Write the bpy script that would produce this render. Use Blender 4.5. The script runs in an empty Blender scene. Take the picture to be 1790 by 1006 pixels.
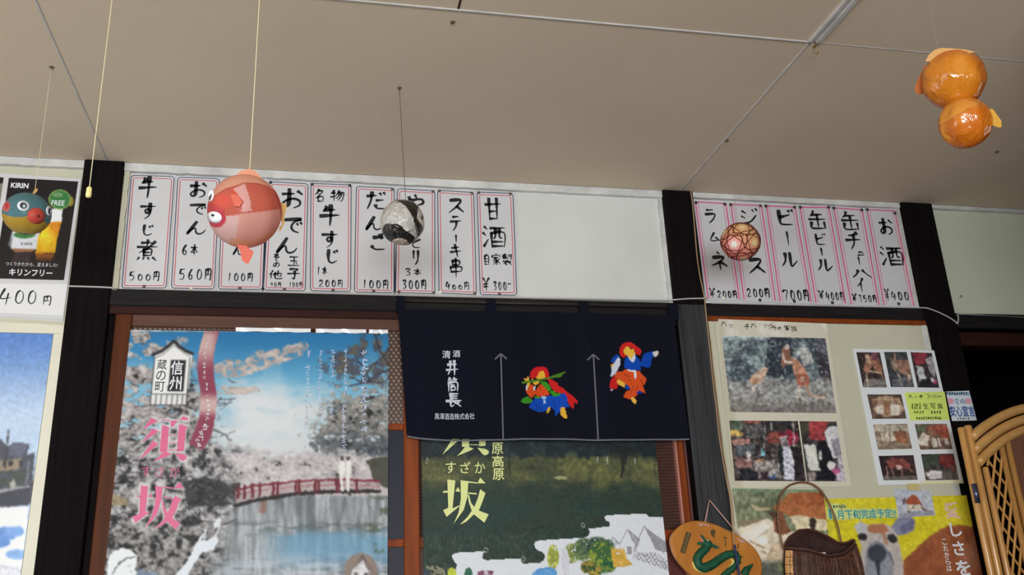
import bpy, bmesh, math, random
import numpy as np
from mathutils import Matrix, Vector

# ------------------------------------------------------------------ camera, world, light, exposure
SC = bpy.context.scene
COL = SC.collection
EYE = 1.0                       # eye height above the floor
CAMY = -2.6538                  # the wall stands at y = 0
FPX = 1597.8
YAW, PITCH, ROLL = 0.22111584, 0.33628197, -0.0461862

def cam_basis():
    cy, sy, cp, sp, cr, sr = (math.cos(YAW), math.sin(YAW), math.cos(PITCH), math.sin(PITCH), math.cos(ROLL), math.sin(ROLL))
    f = np.array([sy*cp, cy*cp, sp]); rt = np.array([cy, -sy, 0.]); up = np.cross(rt, f)
    return cr*rt+sr*up, -sr*rt+cr*up, f
RT, UP, FW = cam_basis()
cam = bpy.data.cameras.new('camera'); cam.sensor_width = 36.0; cam.lens = FPX/1790*36; cam.clip_start = 0.05
camo = bpy.data.objects.new('camera', cam); COL.objects.link(camo)
camo.matrix_world = Matrix(((RT[0], UP[0], -FW[0], 0), (RT[1], UP[1], -FW[1], CAMY), (RT[2], UP[2], -FW[2], EYE), (0, 0, 0, 1)))
SC.camera = camo

SC.view_settings.view_transform = 'Standard'; SC.view_settings.look = 'None'
SC.view_settings.gamma = 1.0; SC.view_settings.use_curve_mapping = False
SC.view_settings.exposure = 0.05
wd = bpy.data.worlds.new('world'); SC.world = wd; wd.use_nodes = True
wd.node_tree.nodes['Background'].inputs[0].default_value = (0.80, 0.88, 1.0, 1)
wd.node_tree.nodes['Background'].inputs[1].default_value = 1.0

X0, X1, Y0, CEIL = -2.5, 3.16, -5.2, 1.318+EYE
def area(name, loc, rot, sx, sy, power, col):
    l = bpy.data.lights.new(name, 'AREA'); l.shape = 'RECTANGLE'; l.size = sx; l.size_y = sy; l.energy = power; l.color = col
    o = bpy.data.objects.new(name, l); COL.objects.link(o); o.location = loc; o.rotation_euler = rot
    return o
# daylight through the two windows of the room (left wall, front wall behind the viewer)
area('daylight_left_window', (X0+0.03, -1.35, 1.10), (0, math.radians(-90), 0), 1.2, 1.5, 14, (0.92, 0.97, 1.0))
area('daylight_front_window', (-0.45, Y0+0.03, 0.95), (math.radians(90), 0, 0), 2.2, 1.1, 174, (0.95, 0.98, 1.0))

area('added_highlight_light', (X1-0.045, -0.95, 1.70), (0, math.radians(90), 0), 0.55, 0.26, 0.8, (0.95, 0.98, 1.0))  # light added before the solid right wall for highlights on the orange balloon

# ------------------------------------------------------------------ measuring: a point of the photo laid on the plane y
def W(px, py, y=0.0):
    d = RT*((px-895)/FPX) - UP*((py-503)/FPX) + FW
    t = (y-CAMY)/d[1]
    return np.array([d[0]*t, y, d[2]*t+EYE])
def proj(X, Y, Z):
    p = np.stack([X, Y-CAMY, Z-EYE], -1)
    d = p@FW
    return 895+FPX*(p@RT)/d, 503-FPX*(p@UP)/d
def depth(P): return float((np.array([P[0], P[1]-CAMY, P[2]-EYE]))@FW)
def mpp(P): return depth(P)/FPX         # metres per photo pixel at a point
def WC(px, py, z=CEIL):                 # point of the photo on a horizontal plane (the ceiling)
    d = RT*((px-895)/FPX) - UP*((py-503)/FPX) + FW
    t = (z-EYE)/d[2]
    return np.array([d[0]*t, d[1]*t+CAMY, z])

# ------------------------------------------------------------------ materials
def lin(c):
    c = np.asarray(c, float)/255.0
    return np.where(c <= 0.04045, c/12.92, ((c+0.055)/1.055)**2.4)
def rgba(c): return (*[float(v) for v in lin(c)], 1.0)
MATS = {}
def mat(name, col, rough=0.6, spec=0.4, var=0.0, scale=8.0, stretch=(1, 1, 1), col2=None, bump=0.0, bscale=60.0, metal=0.0, coat=0.0, trans=0.0, sss=0.0):
    if name in MATS: return MATS[name]
    m = bpy.data.materials.new(name); m.use_nodes = True; nt = m.node_tree
    b = nt.nodes['Principled BSDF']
    b.inputs['Base Color'].default_value = rgba(col)
    b.inputs['Roughness'].default_value = rough; b.inputs['Specular IOR Level'].default_value = spec
    b.inputs['Metallic'].default_value = metal; b.inputs['Coat Weight'].default_value = coat
    b.inputs['Coat Roughness'].default_value = 0.12
    if sss: b.inputs['Subsurface Weight'].default_value = sss; b.inputs['Subsurface Radius'].default_value = (.02, .01, .006)
    tc = nt.nodes.new('ShaderNodeTexCoord'); mp = nt.nodes.new('ShaderNodeMapping')
    mp.inputs['Scale'].default_value = stretch; nt.links.new(tc.outputs['Object'], mp.inputs['Vector'])
    if var or col2 is not None:
        n = nt.nodes.new('ShaderNodeTexNoise'); n.inputs['Scale'].default_value = scale; n.inputs['Detail'].default_value = 6
        n.inputs['Roughness'].default_value = 0.62
        nt.links.new(mp.outputs[0], n.inputs['Vector'])
        r = nt.nodes.new('ShaderNodeValToRGB')
        c1 = np.array(col, float); c2 = np.array(col2, float) if col2 is not None else np.clip(c1*(1-var), 0, 255)
        r.color_ramp.elements[0].position = 0.32; r.color_ramp.elements[1].position = 0.68
        r.color_ramp.elements[0].color = rgba(c2); r.color_ramp.elements[1].color = rgba(c1)
        nt.links.new(n.outputs['Fac'], r.inputs[0]); nt.links.new(r.outputs[0], b.inputs['Base Color'])
    if bump:
        n2 = nt.nodes.new('ShaderNodeTexNoise'); n2.inputs['Scale'].default_value = bscale; n2.inputs['Detail'].default_value = 4
        nt.links.new(mp.outputs[0], n2.inputs['Vector'])
        bp = nt.nodes.new('ShaderNodeBump'); bp.inputs['Strength'].default_value = bump; bp.inputs['Distance'].default_value = 0.004
        nt.links.new(n2.outputs['Fac'], bp.inputs['Height']); nt.links.new(bp.outputs[0], b.inputs['Normal'])
    if trans:
        tr = nt.nodes.new('ShaderNodeBsdfTranslucent'); mx = nt.nodes.new('ShaderNodeMixShader'); mx.inputs[0].default_value = trans
        src = b.inputs['Base Color'].links[0].from_socket if b.inputs['Base Color'].links else None
        if src: nt.links.new(src, tr.inputs[0])
        else: tr.inputs[0].default_value = rgba(col)
        nt.links.new(b.outputs[0], mx.inputs[1]); nt.links.new(tr.outputs[0], mx.inputs[2])
        nt.links.new(mx.outputs[0], nt.nodes['Material Output'].inputs[0])
    MATS[name] = m; return m
def pmat(name, rough=0.5, spec=0.4, coat=0.0, bump=0.0, bscale=30.0, trans=0.0, bdist=0.004):
    """a printed or dyed surface: its colours are the mesh attribute 'print'"""
    if name in MATS: return MATS[name]
    m = mat(name, (200, 200, 200), rough, spec, coat=coat)
    nt = m.node_tree; b = nt.nodes['Principled BSDF']
    a = nt.nodes.new('ShaderNodeAttribute'); a.attribute_name = 'print'
    nt.links.new(a.outputs['Color'], b.inputs['Base Color'])
    if bump:
        tc = nt.nodes.new('ShaderNodeTexCoord'); n2 = nt.nodes.new('ShaderNodeTexNoise')
        n2.inputs['Scale'].default_value = bscale; n2.inputs['Detail'].default_value = 3; n2.inputs['Distortion'].default_value = 1.2
        nt.links.new(tc.outputs['Object'], n2.inputs['Vector'])
        bp = nt.nodes.new('ShaderNodeBump'); bp.inputs['Strength'].default_value = bump; bp.inputs['Distance'].default_value = bdist
        nt.links.new(n2.outputs['Fac'], bp.inputs['Height']); nt.links.new(bp.outputs[0], b.inputs['Normal'])
        if coat: nt.links.new(bp.outputs[0], b.inputs['Coat Normal'])
    if trans:
        tr = nt.nodes.new('ShaderNodeBsdfTranslucent'); mx = nt.nodes.new('ShaderNodeMixShader'); mx.inputs[0].default_value = trans
        nt.links.new(a.outputs['Color'], tr.inputs[0])
        nt.links.new(b.outputs[0], mx.inputs[1]); nt.links.new(tr.outputs[0], mx.inputs[2])
        nt.links.new(mx.outputs[0], nt.nodes['Material Output'].inputs[0])
    return m

# ------------------------------------------------------------------ objects
ORG = {}
def tag(o, label=None, cat=None, group=None, kind=None):
    if label: o['label'] = label
    if cat: o['category'] = cat
    if group: o['group'] = group
    if kind: o['kind'] = kind
    return o
def thing(name, loc, label, cat, group=None):
    o = bpy.data.objects.new(name, None); COL.objects.link(o); o.location = tuple(float(v) for v in loc); o.empty_display_size = 0.02
    ORG[o] = np.array(loc, float)
    return tag(o, label, cat, group)
def link(name, me, parent, org):
    o = bpy.data.objects.new(name, me); COL.objects.link(o)
    if parent is not None: o.parent = parent
    else: o.location = tuple(float(v) for v in org)
    ORG[o] = np.array(org, float)
    return o
class MB:
    def __init__(s): s.v = []; s.f = []; s.c = None
    def add(s, vs, fs):
        n = len(s.v); s.v += [tuple(float(c) for c in p) for p in vs]; s.f += [tuple(i+n for i in f) for f in fs]; return s
    def box(s, x0, x1, y0, y1, z0, z1):
        return s.add([(x0,y0,z0),(x1,y0,z0),(x1,y1,z0),(x0,y1,z0),(x0,y0,z1),(x1,y0,z1),(x1,y1,z1),(x0,y1,z1)],
                     [(0,3,2,1),(4,5,6,7),(0,1,5,4),(1,2,6,5),(2,3,7,6),(3,0,4,7)])
    def bevbox(s, x0, x1, y0, y1, z0, z1, b=0.003):
        """a bar whose four front and back long edges are eased"""
        bm = bmesh.new(); bmesh.ops.create_cube(bm, size=1.0)
        bmesh.ops.scale(bm, vec=(x1-x0, y1-y0, z1-z0), verts=bm.verts); bmesh.ops.translate(bm, vec=((x0+x1)/2, (y0+y1)/2, (z0+z1)/2), verts=bm.verts)
        bmesh.ops.bevel(bm, geom=list(bm.edges), offset=b, segments=1, affect='EDGES')
        bm.verts.index_update(); vs = [v.co[:] for v in bm.verts]; fs = [[v.index for v in f.verts] for f in bm.faces]; bm.free()
        return s.add(vs, fs)
    def prism(s, pts, y0, y1):
        """outline of (x, z) points, from y0 (front) back to y1"""
        n = len(pts)
        vs = [(p[0], y0, p[1]) for p in pts]+[(p[0], y1, p[1]) for p in pts]
        return s.add(vs, [tuple(range(n)), tuple(range(2*n-1, n-1, -1))]+[(i, i+n, (i+1) % n+n, (i+1) % n) for i in range(n)])
    def flat(s, pts): return s.add(pts, [tuple(range(len(pts)))])
    def tube(s, pts, r, n=8, cap=True):
        pts = [np.array(p, float) for p in pts]; m = len(pts); rs = r if hasattr(r, '__len__') else [r]*m
        T = [pts[min(i+1, m-1)]-pts[max(i-1, 0)] for i in range(m)]; T = [t/(np.linalg.norm(t)+1e-12) for t in T]
        u = np.cross(T[0], (0, 0, 1.)); u = u if np.linalg.norm(u) > .1 else np.cross(T[0], (1., 0, 0)); u /= np.linalg.norm(u)
        vs = []
        for i in range(m):
            u = u-T[i]*(u@T[i]); u /= np.linalg.norm(u); w = np.cross(T[i], u)
            vs += [pts[i]+rs[i]*(math.cos(a)*u+math.sin(a)*w) for a in [2*math.pi*k/n for k in range(n)]]
        fs = [(i*n+k, i*n+(k+1) % n, (i+1)*n+(k+1) % n, (i+1)*n+k) for i in range(m-1) for k in range(n)]
        if cap: fs += [tuple(range(n-1, -1, -1)), tuple((m-1)*n+k for k in range(n))]
        return s.add(vs, fs)
    def ball(s, c, rx, ry, rz, nu=16, nv=10):
        vs = []; fs = []
        for j in range(nv+1):
            th = math.pi*j/nv
            for i in range(nu):
                ph = 2*math.pi*i/nu; vs.append((c[0]+rx*math.sin(th)*math.cos(ph), c[1]+ry*math.sin(th)*math.sin(ph), c[2]+rz*math.cos(th)))
        for j in range(nv):
            for i in range(nu):
                a = j*nu+i; b = j*nu+(i+1) % nu; fs.append((a, a+nu, b+nu, b))
        return s.add(vs, fs)
    def build(s, name, material, parent=None, org=None, smooth=False, kind=None):
        o0 = ORG[parent] if parent is not None else (np.array(org, float) if org is not None else np.array(s.v).mean(0))
        me = bpy.data.meshes.new(name); me.from_pydata([tuple(np.array(p)-o0) for p in s.v], [], s.f)
        me.materials.append(material)
        if smooth: me.polygons.foreach_set('use_smooth', [True]*len(me.polygons))
        bm = bmesh.new(); bm.from_mesh(me); bmesh.ops.remove_doubles(bm, verts=bm.verts, dist=1e-6); bmesh.ops.recalc_face_normals(bm, faces=bm.faces); bm.to_mesh(me); bm.free()
        o = link(name, me, parent, o0)
        if kind: o['kind'] = kind
        return o
    def sheet(s, name, material, parent=None, org=None):
        """flat print facing the room; words that stand apart become parts of their own"""
        o0 = ORG[parent]; V = np.array(s.v, float); n = len(V); root = list(range(n))
        def find(i):
            while root[i] != i: root[i] = root[root[i]]; i = root[i]
            return i
        for f in s.f:
            for i in f[1:]: root[find(i)] = find(f[0])
        ids = np.array([find(i) for i in range(n)]); keys, isl = np.unique(ids, return_inverse=True); k = len(keys)
        lo = np.full((k, 3), 1e9); hi = np.full((k, 3), -1e9); np.minimum.at(lo, isl, V); np.maximum.at(hi, isl, V)
        size = (hi-lo).max(1); grp = list(range(k))
        def gf(i):
            while grp[i] != i: grp[i] = grp[grp[i]]; i = grp[i]
            return i
        for i in range(k):
            gap = np.linalg.norm(np.maximum(0, np.maximum(lo[i]-hi, lo-hi[i])), axis=1)
            for j in np.nonzero(gap < np.maximum(.019, .45*np.maximum(size[i], size)))[0]: grp[gf(int(j))] = gf(i)
        g = np.array([gf(i) for i in range(k)])[isl]; out = None
        for q in np.unique(g):
            sel = np.nonzero(g == q)[0]; mp_ = {int(v): i for i, v in enumerate(sel)}
            me = bpy.data.meshes.new(name); me.from_pydata((V[sel]-o0).tolist(), [], [tuple(mp_[i] for i in f) for f in s.f if f[0] in mp_]); me.materials.append(material)
            out = link(name, me, parent, o0)
        return out

def spline(P, n=6, closed=False):
    P = [np.array(p, float) for p in P]; m = len(P)
    if m < 3 and not closed: return P
    out = []
    for i in range(m if closed else m-1):
        if closed: a, b, c, d = P[(i-1) % m], P[i], P[(i+1) % m], P[(i+2) % m]
        else: a, b, c, d = P[max(i-1, 0)], P[i], P[i+1], P[min(i+2, m-1)]
        for k in range(n):
            t = k/n
            out.append(0.5*((2*b)+(-a+c)*t+(2*a-5*b+4*c-d)*t*t+(-a+3*b-3*c+d)*t**3))
    if not closed: out.append(P[-1])
    return out
def ribbon(mb, P, w, y):
    """flat band along (x, z) points; w = widths, y = depth (number or function of x, z)"""
    P = [np.array(p, float) for p in P]; m = len(P); ws = w if hasattr(w, '__len__') else [w]*m
    L = []; R = []
    for i in range(m):
        t = P[min(i+1, m-1)]-P[max(i-1, 0)]; t = t/(np.linalg.norm(t)+1e-12); nrm = np.array([-t[1], t[0]])
        L.append(P[i]+nrm*ws[i]/2); R.append(P[i]-nrm*ws[i]/2)
    Y = (lambda p: y(p[0], p[1])) if callable(y) else (lambda p: y)
    vs = [(p[0], Y(p), p[1]) for p in L]+[(p[0], Y(p), p[1]) for p in R]
    mb.add(vs, [(i+1, i, m+i, m+i+1) for i in range(m-1)])
def inquad(q, y): return [W(px, py, y) for px, py in q]
def board(mb, q, y, th):
    """sheet of paper or board: photo quad TL TR BR BL laid on plane y, th thick backwards"""
    P = inquad(q, y); return mb.prism([(p[0], p[2]) for p in P], y, y+th)
def disc(mb, c, r, n=14, y=None):
    y = c[1] if y is None else y
    mb.flat([(c[0]+r*math.cos(-2*math.pi*k/n), y, c[2]+r*math.sin(-2*math.pi*k/n)) for k in range(n)][::-1])

# ------------------------------------------------------------------ painting of printed paper and cloth
def vnoise(x, y, seed):
    xi = np.floor(x).astype(np.int64); yi = np.floor(y).astype(np.int64); fx = x-xi; fy = y-yi
    fx = fx*fx*(3-2*fx); fy = fy*fy*(3-2*fy)
    def h(a, b):
        n = (a*374761393+b*668265263+seed*1274126177) & 0xffffffff
        n = ((n ^ (n >> 13))*1274126177) & 0xffffffff
        return ((n ^ (n >> 16)) & 0xffff)/65535.0
    return (h(xi, yi)*(1-fx)+h(xi+1, yi)*fx)*(1-fy)+(h(xi, yi+1)*(1-fx)+h(xi+1, yi+1)*fx)*fy
class Paint:
    def __init__(s, px, py, base=(200, 200, 200)):
        s.x = px; s.y = py; s.x0 = px; s.y0 = py; s.c = np.tile(np.array(base, float), (len(px), 1))
    def noise(s, sx, sy=None, seed=1, octv=4, rot=0.0):
        sy = sy or sx; ca, sa = math.cos(rot), math.sin(rot); X = s.x*ca+s.y*sa; Y = -s.x*sa+s.y*ca
        t = 0; a = 1; tot = 0
        for k in range(octv):
            t = t+a*vnoise(X/sx*2**k+seed*17.3, Y/sy*2**k+seed*9.1, seed+k); tot += a; a *= .55
        return np.clip((t/tot-.5)*1.9+.5, 0, 1)
    def mix(s, m, col):
        m = np.asarray(m, float)
        col = np.asarray(col, float); s.c = s.c*(1-m[:, None])+col*m[:, None]
    def poly(s, pts, col=None, a=1.0, tex=None):
        ins = np.zeros(len(s.x), bool); n = len(pts)
        for i in range(n):
            x0, y0 = pts[i]; x1, y1 = pts[(i+1) % n]
            if y0 == y1: continue
            cnd = ((s.y > y0) != (s.y > y1)) & (s.x < (x1-x0)*(s.y-y0)/(y1-y0)+x0); ins ^= cnd
        m = ins.astype(float)*a
        if tex is not None: m = m*tex
        if col is not None: s.mix(m, col)
        return ins
    def ell(s, cx, cy, rx, ry, col=None, a=1.0, rot=0.0, soft=0.0, tex=None):
        ca, sa = math.cos(rot), math.sin(rot); X = (s.x-cx)*ca+(s.y-cy)*sa; Y = -(s.x-cx)*sa+(s.y-cy)*ca
        d = np.sqrt((X/rx)**2+(Y/ry)**2)
        m = (d < 1).astype(float) if soft <= 0 else np.clip((1+soft-d)/(2*soft), 0, 1)
        if tex is not None: m = m*tex
        if col is not None: s.mix(m*a, col)
        return m
    def line(s, pts, w, col, a=1.0):
        m = np.zeros(len(s.x))
        for (x0, y0), (x1, y1) in zip(pts[:-1], pts[1:]):
            dx, dy = x1-x0, y1-y0; t = np.clip(((s.x-x0)*dx+(s.y-y0)*dy)/(dx*dx+dy*dy+1e-9), 0, 1)
            d = np.hypot(s.x-x0-t*dx, s.y-y0-t*dy); m = np.maximum(m, np.clip((w/2+.5-d), 0, 1))
        s.mix(np.clip(m, 0, 1)*a, col)
def sst(a, b, x): t = np.clip((x-a)/(b-a), 0, 1); return t*t*(3-2*t)

GAIN = 1.16
def setcol(me, cols, gain):
    a = me.color_attributes.new('print', 'FLOAT_COLOR', 'POINT')
    L = np.clip(lin(np.clip(cols, 0, 255))*gain, 0, 0.88)
    a.data.foreach_set('color', np.concatenate([L, np.ones((len(L), 1))], 1).astype(np.float32).ravel())
def painted(name, q, y, step, fn, material, parent=None, org=None, th=0.0008, yf=None, gain=None, base=None, warp=0.0, grain=0.0, blur=0, sat=1.0):
    TL, TR, BR, BL = inquad(q, y)
    wpx = max(math.hypot(q[1][0]-q[0][0], q[1][1]-q[0][1]), math.hypot(q[2][0]-q[3][0], q[2][1]-q[3][1]))
    hpx = max(math.hypot(q[3][0]-q[0][0], q[3][1]-q[0][1]), math.hypot(q[2][0]-q[1][0], q[2][1]-q[1][1]))
    nu = max(2, int(wpx/step)); nv = max(2, int(hpx/step))
    U, V = np.meshgrid(np.linspace(0, 1, nu+1), np.linspace(0, 1, nv+1)); U = U.ravel()[:, None]; V = V.ravel()[:, None]
    P = (TL*(1-U)+TR*U)*(1-V)+(BL*(1-U)+BR*U)*V
    px, py = proj(P[:, 0], P[:, 1], P[:, 2])
    pt = Paint(px, py); pt.u = U[:, 0]; pt.v = V[:, 0]
    if warp:
        q0 = Paint(px, py); pt.x = px+warp*((q0.noise(6, seed=71)-.5)*2+(q0.noise(2.6, seed=77)-.5)); pt.y = py+warp*((q0.noise(6, seed=83)-.5)*2+(q0.noise(2.6, seed=89)-.5))
    fn(pt)
    if grain:
        q0 = Paint(px, py); gw = grain*(1-sst(185, 222, pt.c.mean(1))*.85)
        pt.c = np.clip(pt.c*(1+gw*((q0.noise(4.5, seed=91)-.5)*1.4+(q0.noise(1.7, seed=97)-.5)))[:, None], 0, 255)
    if sat != 1: g = pt.c.mean(1, keepdims=True); pt.c = g+(pt.c-g)*sat
    for _ in range(blur):
        im = pt.c.reshape(nv+1, nu+1, 3); pd = np.pad(im, ((1, 1), (1, 1), (0, 0)), 'edge')
        im = (pd[:-2, 1:-1]+pd[2:, 1:-1]+2*im)/4; pd = np.pad(im, ((1, 1), (1, 1), (0, 0)), 'edge')
        pt.c = ((pd[1:-1, :-2]+pd[1:-1, 2:]+2*im)/4).reshape(-1, 3)
    if yf is not None: P[:, 1] += yf(P[:, 0], P[:, 2])
    idx = np.arange((nu+1)*(nv+1)).reshape(nv+1, nu+1)
    F = np.stack([idx[:-1, :-1], idx[1:, :-1], idx[1:, 1:], idx[:-1, 1:]], -1).reshape(-1, 4)
    loop = list(idx[0, :])+list(idx[1:, -1])+list(idx[-1, -2::-1])+list(idx[-2:0:-1, 0])
    n = len(P); B = P[loop].copy(); B[:, 1] += th; k = len(loop)
    faces = [tuple(int(i) for i in f) for f in F]
    faces += [(int(loop[i]), int(loop[(i+1) % k]), n+(i+1) % k, n+i) for i in range(k)]
    if yf is None: faces.append(tuple(n+i for i in range(k)))
    else:
        faces = faces[:len(F)]; m2 = P.copy(); m2[:, 1] += th
        faces += [tuple(int(i)+n for i in f[::-1]) for f in F]+[(int(loop[i]), int(loop[(i+1) % k]), int(loop[(i+1) % k])+n, int(loop[i])+n) for i in range(k)]
        B = m2
    o0 = ORG[parent] if parent is not None else (np.array(org, float) if org is not None else P.mean(0))
    allv = np.concatenate([P, B])-o0
    me = bpy.data.meshes.new(name); me.from_pydata(allv.tolist(), [], faces); me.materials.append(material)
    bc = np.tile(np.array(base if base is not None else (225, 225, 222), float), (len(B), 1))
    if yf is not None: bc = pt.c.copy()
    setcol(me, np.concatenate([pt.c, bc]), GAIN if gain is None else gain)
    return link(name, me, parent, o0)

# ------------------------------------------------------------------ type-set lettering (Blender's own font) as flat meshes
TXT = {}
def text2d(body, bold=0.0):
    k = (body, bold)
    if k in TXT: return TXT[k]
    cu = bpy.data.curves.new('lettering_source', 'FONT'); cu.body = body; cu.size = 1.0; cu.resolution_u = 2; cu.offset = bold
    o = bpy.data.objects.new('lettering_source', cu); COL.objects.link(o)
    bpy.context.view_layer.update()
    dg = bpy.context.evaluated_depsgraph_get(); me = o.evaluated_get(dg).to_mesh()
    vs = np.array([v.co[:2] for v in me.vertices]); fs = [tuple(p.vertices) for p in me.polygons]
    o.evaluated_get(dg).to_mesh_clear(); bpy.data.objects.remove(o); bpy.data.curves.remove(cu)
    lo, hi = vs.min(0), vs.max(0); vs = (vs-lo)/(hi-lo)
    # faces towards -y after mapping (x, z): counter-clockwise in xy seen from -y keeps its order
    TXT[k] = (vs, fs); return TXT[k]
def settext(mb, body, box, y, bold=0.0, yf=None):
    """box = photo px (x0, y0, x1, y1) of the word on plane y, laid level on the wall"""
    vs, fs = text2d(body, bold)
    x0, y0, x1, y1 = box; c = W((x0+x1)/2, (y0+y1)/2, y); k = mpp(c)*1.0
    kx = (W(x1, (y0+y1)/2, y)-W(x0, (y0+y1)/2, y))[0]; kz = (W((x0+x1)/2, y0, y)-W((x0+x1)/2, y1, y))[2]
    P = [(c[0]+(v[0]-.5)*kx, y, c[2]+(v[1]-.5)*kz) for v in vs]
    if yf: P = [(p[0], y+yf(p[0], p[2]), p[2]) for p in P]
    mb.add(P, fs)
def setcolumn(mb, body, cx, y0, y1, w, y, bold=0.0, yf=None, lean=0.0):
    n = len(body); h = (y1-y0)/n
    for i, ch in enumerate(body):
        yc = y0+h*(i+.5); xc = cx+lean*(yc-y0)
        hh = h*.9
        settext(mb, ch, (xc-w/2, yc-hh/2, xc+w/2, yc+hh/2), y, bold, yf)

# ------------------------------------------------------------------ the room
M_DARK = mat('dark_stained_wood', (24, 19, 20), .75, .05, col2=(14, 11, 13), scale=14, stretch=(6, 6, .35), bump=.25, bscale=40)
M_DARKH = mat('dark_stained_beam', (36, 32, 33), .6, .15, col2=(20, 18, 19), scale=14, stretch=(.35, 6, 6), bump=.25, bscale=40)
M_GREYW = mat('weathered_dark_wood', (58, 60, 64), .5, .4, col2=(24, 24, 27), scale=11, stretch=(7, 7, .22), bump=.35, bscale=40)
M_RED = mat('red_brown_door_wood', (92, 46, 22), .5, .12, col2=(66, 34, 18), scale=10, stretch=(5, 5, .3), bump=.1)
M_REDH = mat('red_brown_door_rail', (100, 64, 48), .4, .35, col2=(76, 46, 36), scale=10, stretch=(.3, 5, 5), bump=.1)
M_ORNG = mat('orange_brown_wood', (142, 68, 28), .5, .12, col2=(112, 52, 22), scale=10, stretch=(5, 5, .3), bump=.1)
M_MAROON = mat('maroon_wood', (58, 27, 23), .6, .15, col2=(42, 20, 18), scale=8, stretch=(.4, 4, 4))
M_PLASTER = mat('white_painted_board', (217, 219, 215), .75, .25, var=.05, scale=3, bump=.06, bscale=25)
M_CREAM = mat('cream_painted_board', (206, 203, 180), .7, .3, var=.06, scale=3, bump=.06, bscale=25)
M_GREENC = mat('greenish_cream_board', (216, 222, 198), .7, .3, var=.06, scale=3, bump=.06, bscale=25)
M_TRIMW = mat('chipped_white_paint', (226, 226, 222), .6, .3, col2=(186, 186, 184), scale=9, bump=.3, bscale=70)
M_CEIL = mat('beige_ceiling_board', (220, 202, 180), .85, .2, col2=(213, 194, 171), scale=1.6, bump=.1, bscale=120)
M_SEAM = mat('pale_joint_strip', (206, 202, 200), .5, .4, var=.12, scale=20)
M_FLOOR = mat('grey_brown_floor', (86, 76, 64), .6, .3, col2=(70, 61, 52), scale=4)
M_SIDE = mat('plain_cream_wall', (164, 152, 130), .8, .2, var=.05, scale=2)
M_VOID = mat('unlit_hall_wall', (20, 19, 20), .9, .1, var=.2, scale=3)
E0 = EYE
def struct(o, label=None): o['kind'] = 'structure'; return o

struct(MB().box(X0-.1, X1+.1, Y0-.1, 1.3, -.1, 0).build('floor', M_FLOOR))
ceiling = struct(MB().box(X0-.1, X1+.1, Y0-.1, 1.3, CEIL+.007, CEIL+.12).build('ceiling', M_SEAM))
rows = [(.0, -.883), (-.883, -1.79), (-1.79, -2.70), (-2.70, -3.61), (-3.61, -4.52), (-4.52, Y0)]
for ri, (ya, yb) in enumerate(rows):
    xs = [X0, -.632, 1.2, 3.03, X1] if ri % 2 == 0 else [X0, -1.53, -.62, .300, 1.205, 2.12, 3.03, X1]
    for xa, xb in zip(xs[:-1], xs[1:]):
        MB().box(xa+.0022, xb-.0022, yb+.0022, ya-(.0022 if ri else 0), CEIL, CEIL+.0065).build('ceiling_panel', M_CEIL, ceiling)
# the wide double batten that runs towards the viewer from the crossing, and the thin strips over the joints
for k, (xa, xb) in enumerate(((1.192, 1.202), (1.212, 1.226))):
    MB().bevbox(xa, xb, -2.9, -.888, CEIL-.007, CEIL+.002, .0015).build('joint_batten', M_SEAM, ceiling)
MB().bevbox(1.2015, 1.2125, -2.9, -.888, CEIL-.003, CEIL+.002, .0008).build('joint_batten', M_SEAM, ceiling)
MB().bevbox(-.62, 1.20, -.8855, -.8805, CEIL-.0028, CEIL+.003, .0008).build('joint_strip', M_SEAM, ceiling)
MB().bevbox(1.197, 1.2025, -.878, -.004, CEIL-.0022, CEIL+.003, .0008).build('joint_strip', M_SEAM, ceiling)
MB().bevbox(-.6345, -.6295, -.99, -.004, CEIL-.0018, CEIL+.003, .0008).build('joint_strip', M_SEAM, ceiling)
MB().bevbox(1.2265, 3.10, -.8843, -.8817, CEIL-.0012, CEIL+.003, .0004).build('joint_strip', M_SEAM, ceiling)
M_JDARK = mat('dark_joint', (60, 50, 42), .8, .1)
MB().box(.2975, .3025, -1.78, -.888, CEIL-.0012, CEIL+.003).build('joint_gap', M_JDARK, ceiling)
M_NAIL = mat('rusty_brown_nail', (92, 78, 52), .5, .4)
for q in ((791, 38), (1743, 265)):
    p = WC(*q); MB().ball((p[0], p[1], CEIL-.001), .006, .006, .0035, 12, 6).build('nail_head', M_NAIL, ceiling, smooth=True)

YP = .018
upper_z = E0+.862
struct(MB().box(X0, -.640, YP, .11, 0, CEIL+.004).build('wall_back', M_CREAM))
struct(MB().box(-.640, 1.19, YP, .11, upper_z, CEIL+.004).build('wall_back', M_PLASTER))
struct(MB().box(1.19, 2.11, YP, .11, upper_z, CEIL+.004).build('wall_back', M_PLASTER))
struct(MB().box(1.19, 2.11, -.0095, .11, 0, upper_z-.012).build('wall_back', M_CREAM))
struct(MB().box(2.11, X1, YP, .11, upper_z, CEIL+.004).build('wall_back', M_GREENC))
struct(MB().box(3.02, X1, YP, .11, 0, upper_z).build('wall_back', M_GREENC))
# pillars
def pillar(xa, xb, m=M_DARK): return struct(MB().bevbox(xa, xb, -.010, .10, 0, CEIL-.001, .003).build('pillar', m))
pillar(-.693, -.582); pillar(2.045, 2.170); pillar(3.0, 3.115); pillar(-2.46, -2.35)
p2 = pillar(1.135, 1.243)
# the weathered lower half of the pillar beside the noren is a facing board
# the weathered grey facing below the cable
MB().bevbox(1.1365, 1.2415, -.0125, -.009, 0, E0+.905, .001).build('facing_board', M_GREYW, p2)
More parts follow.
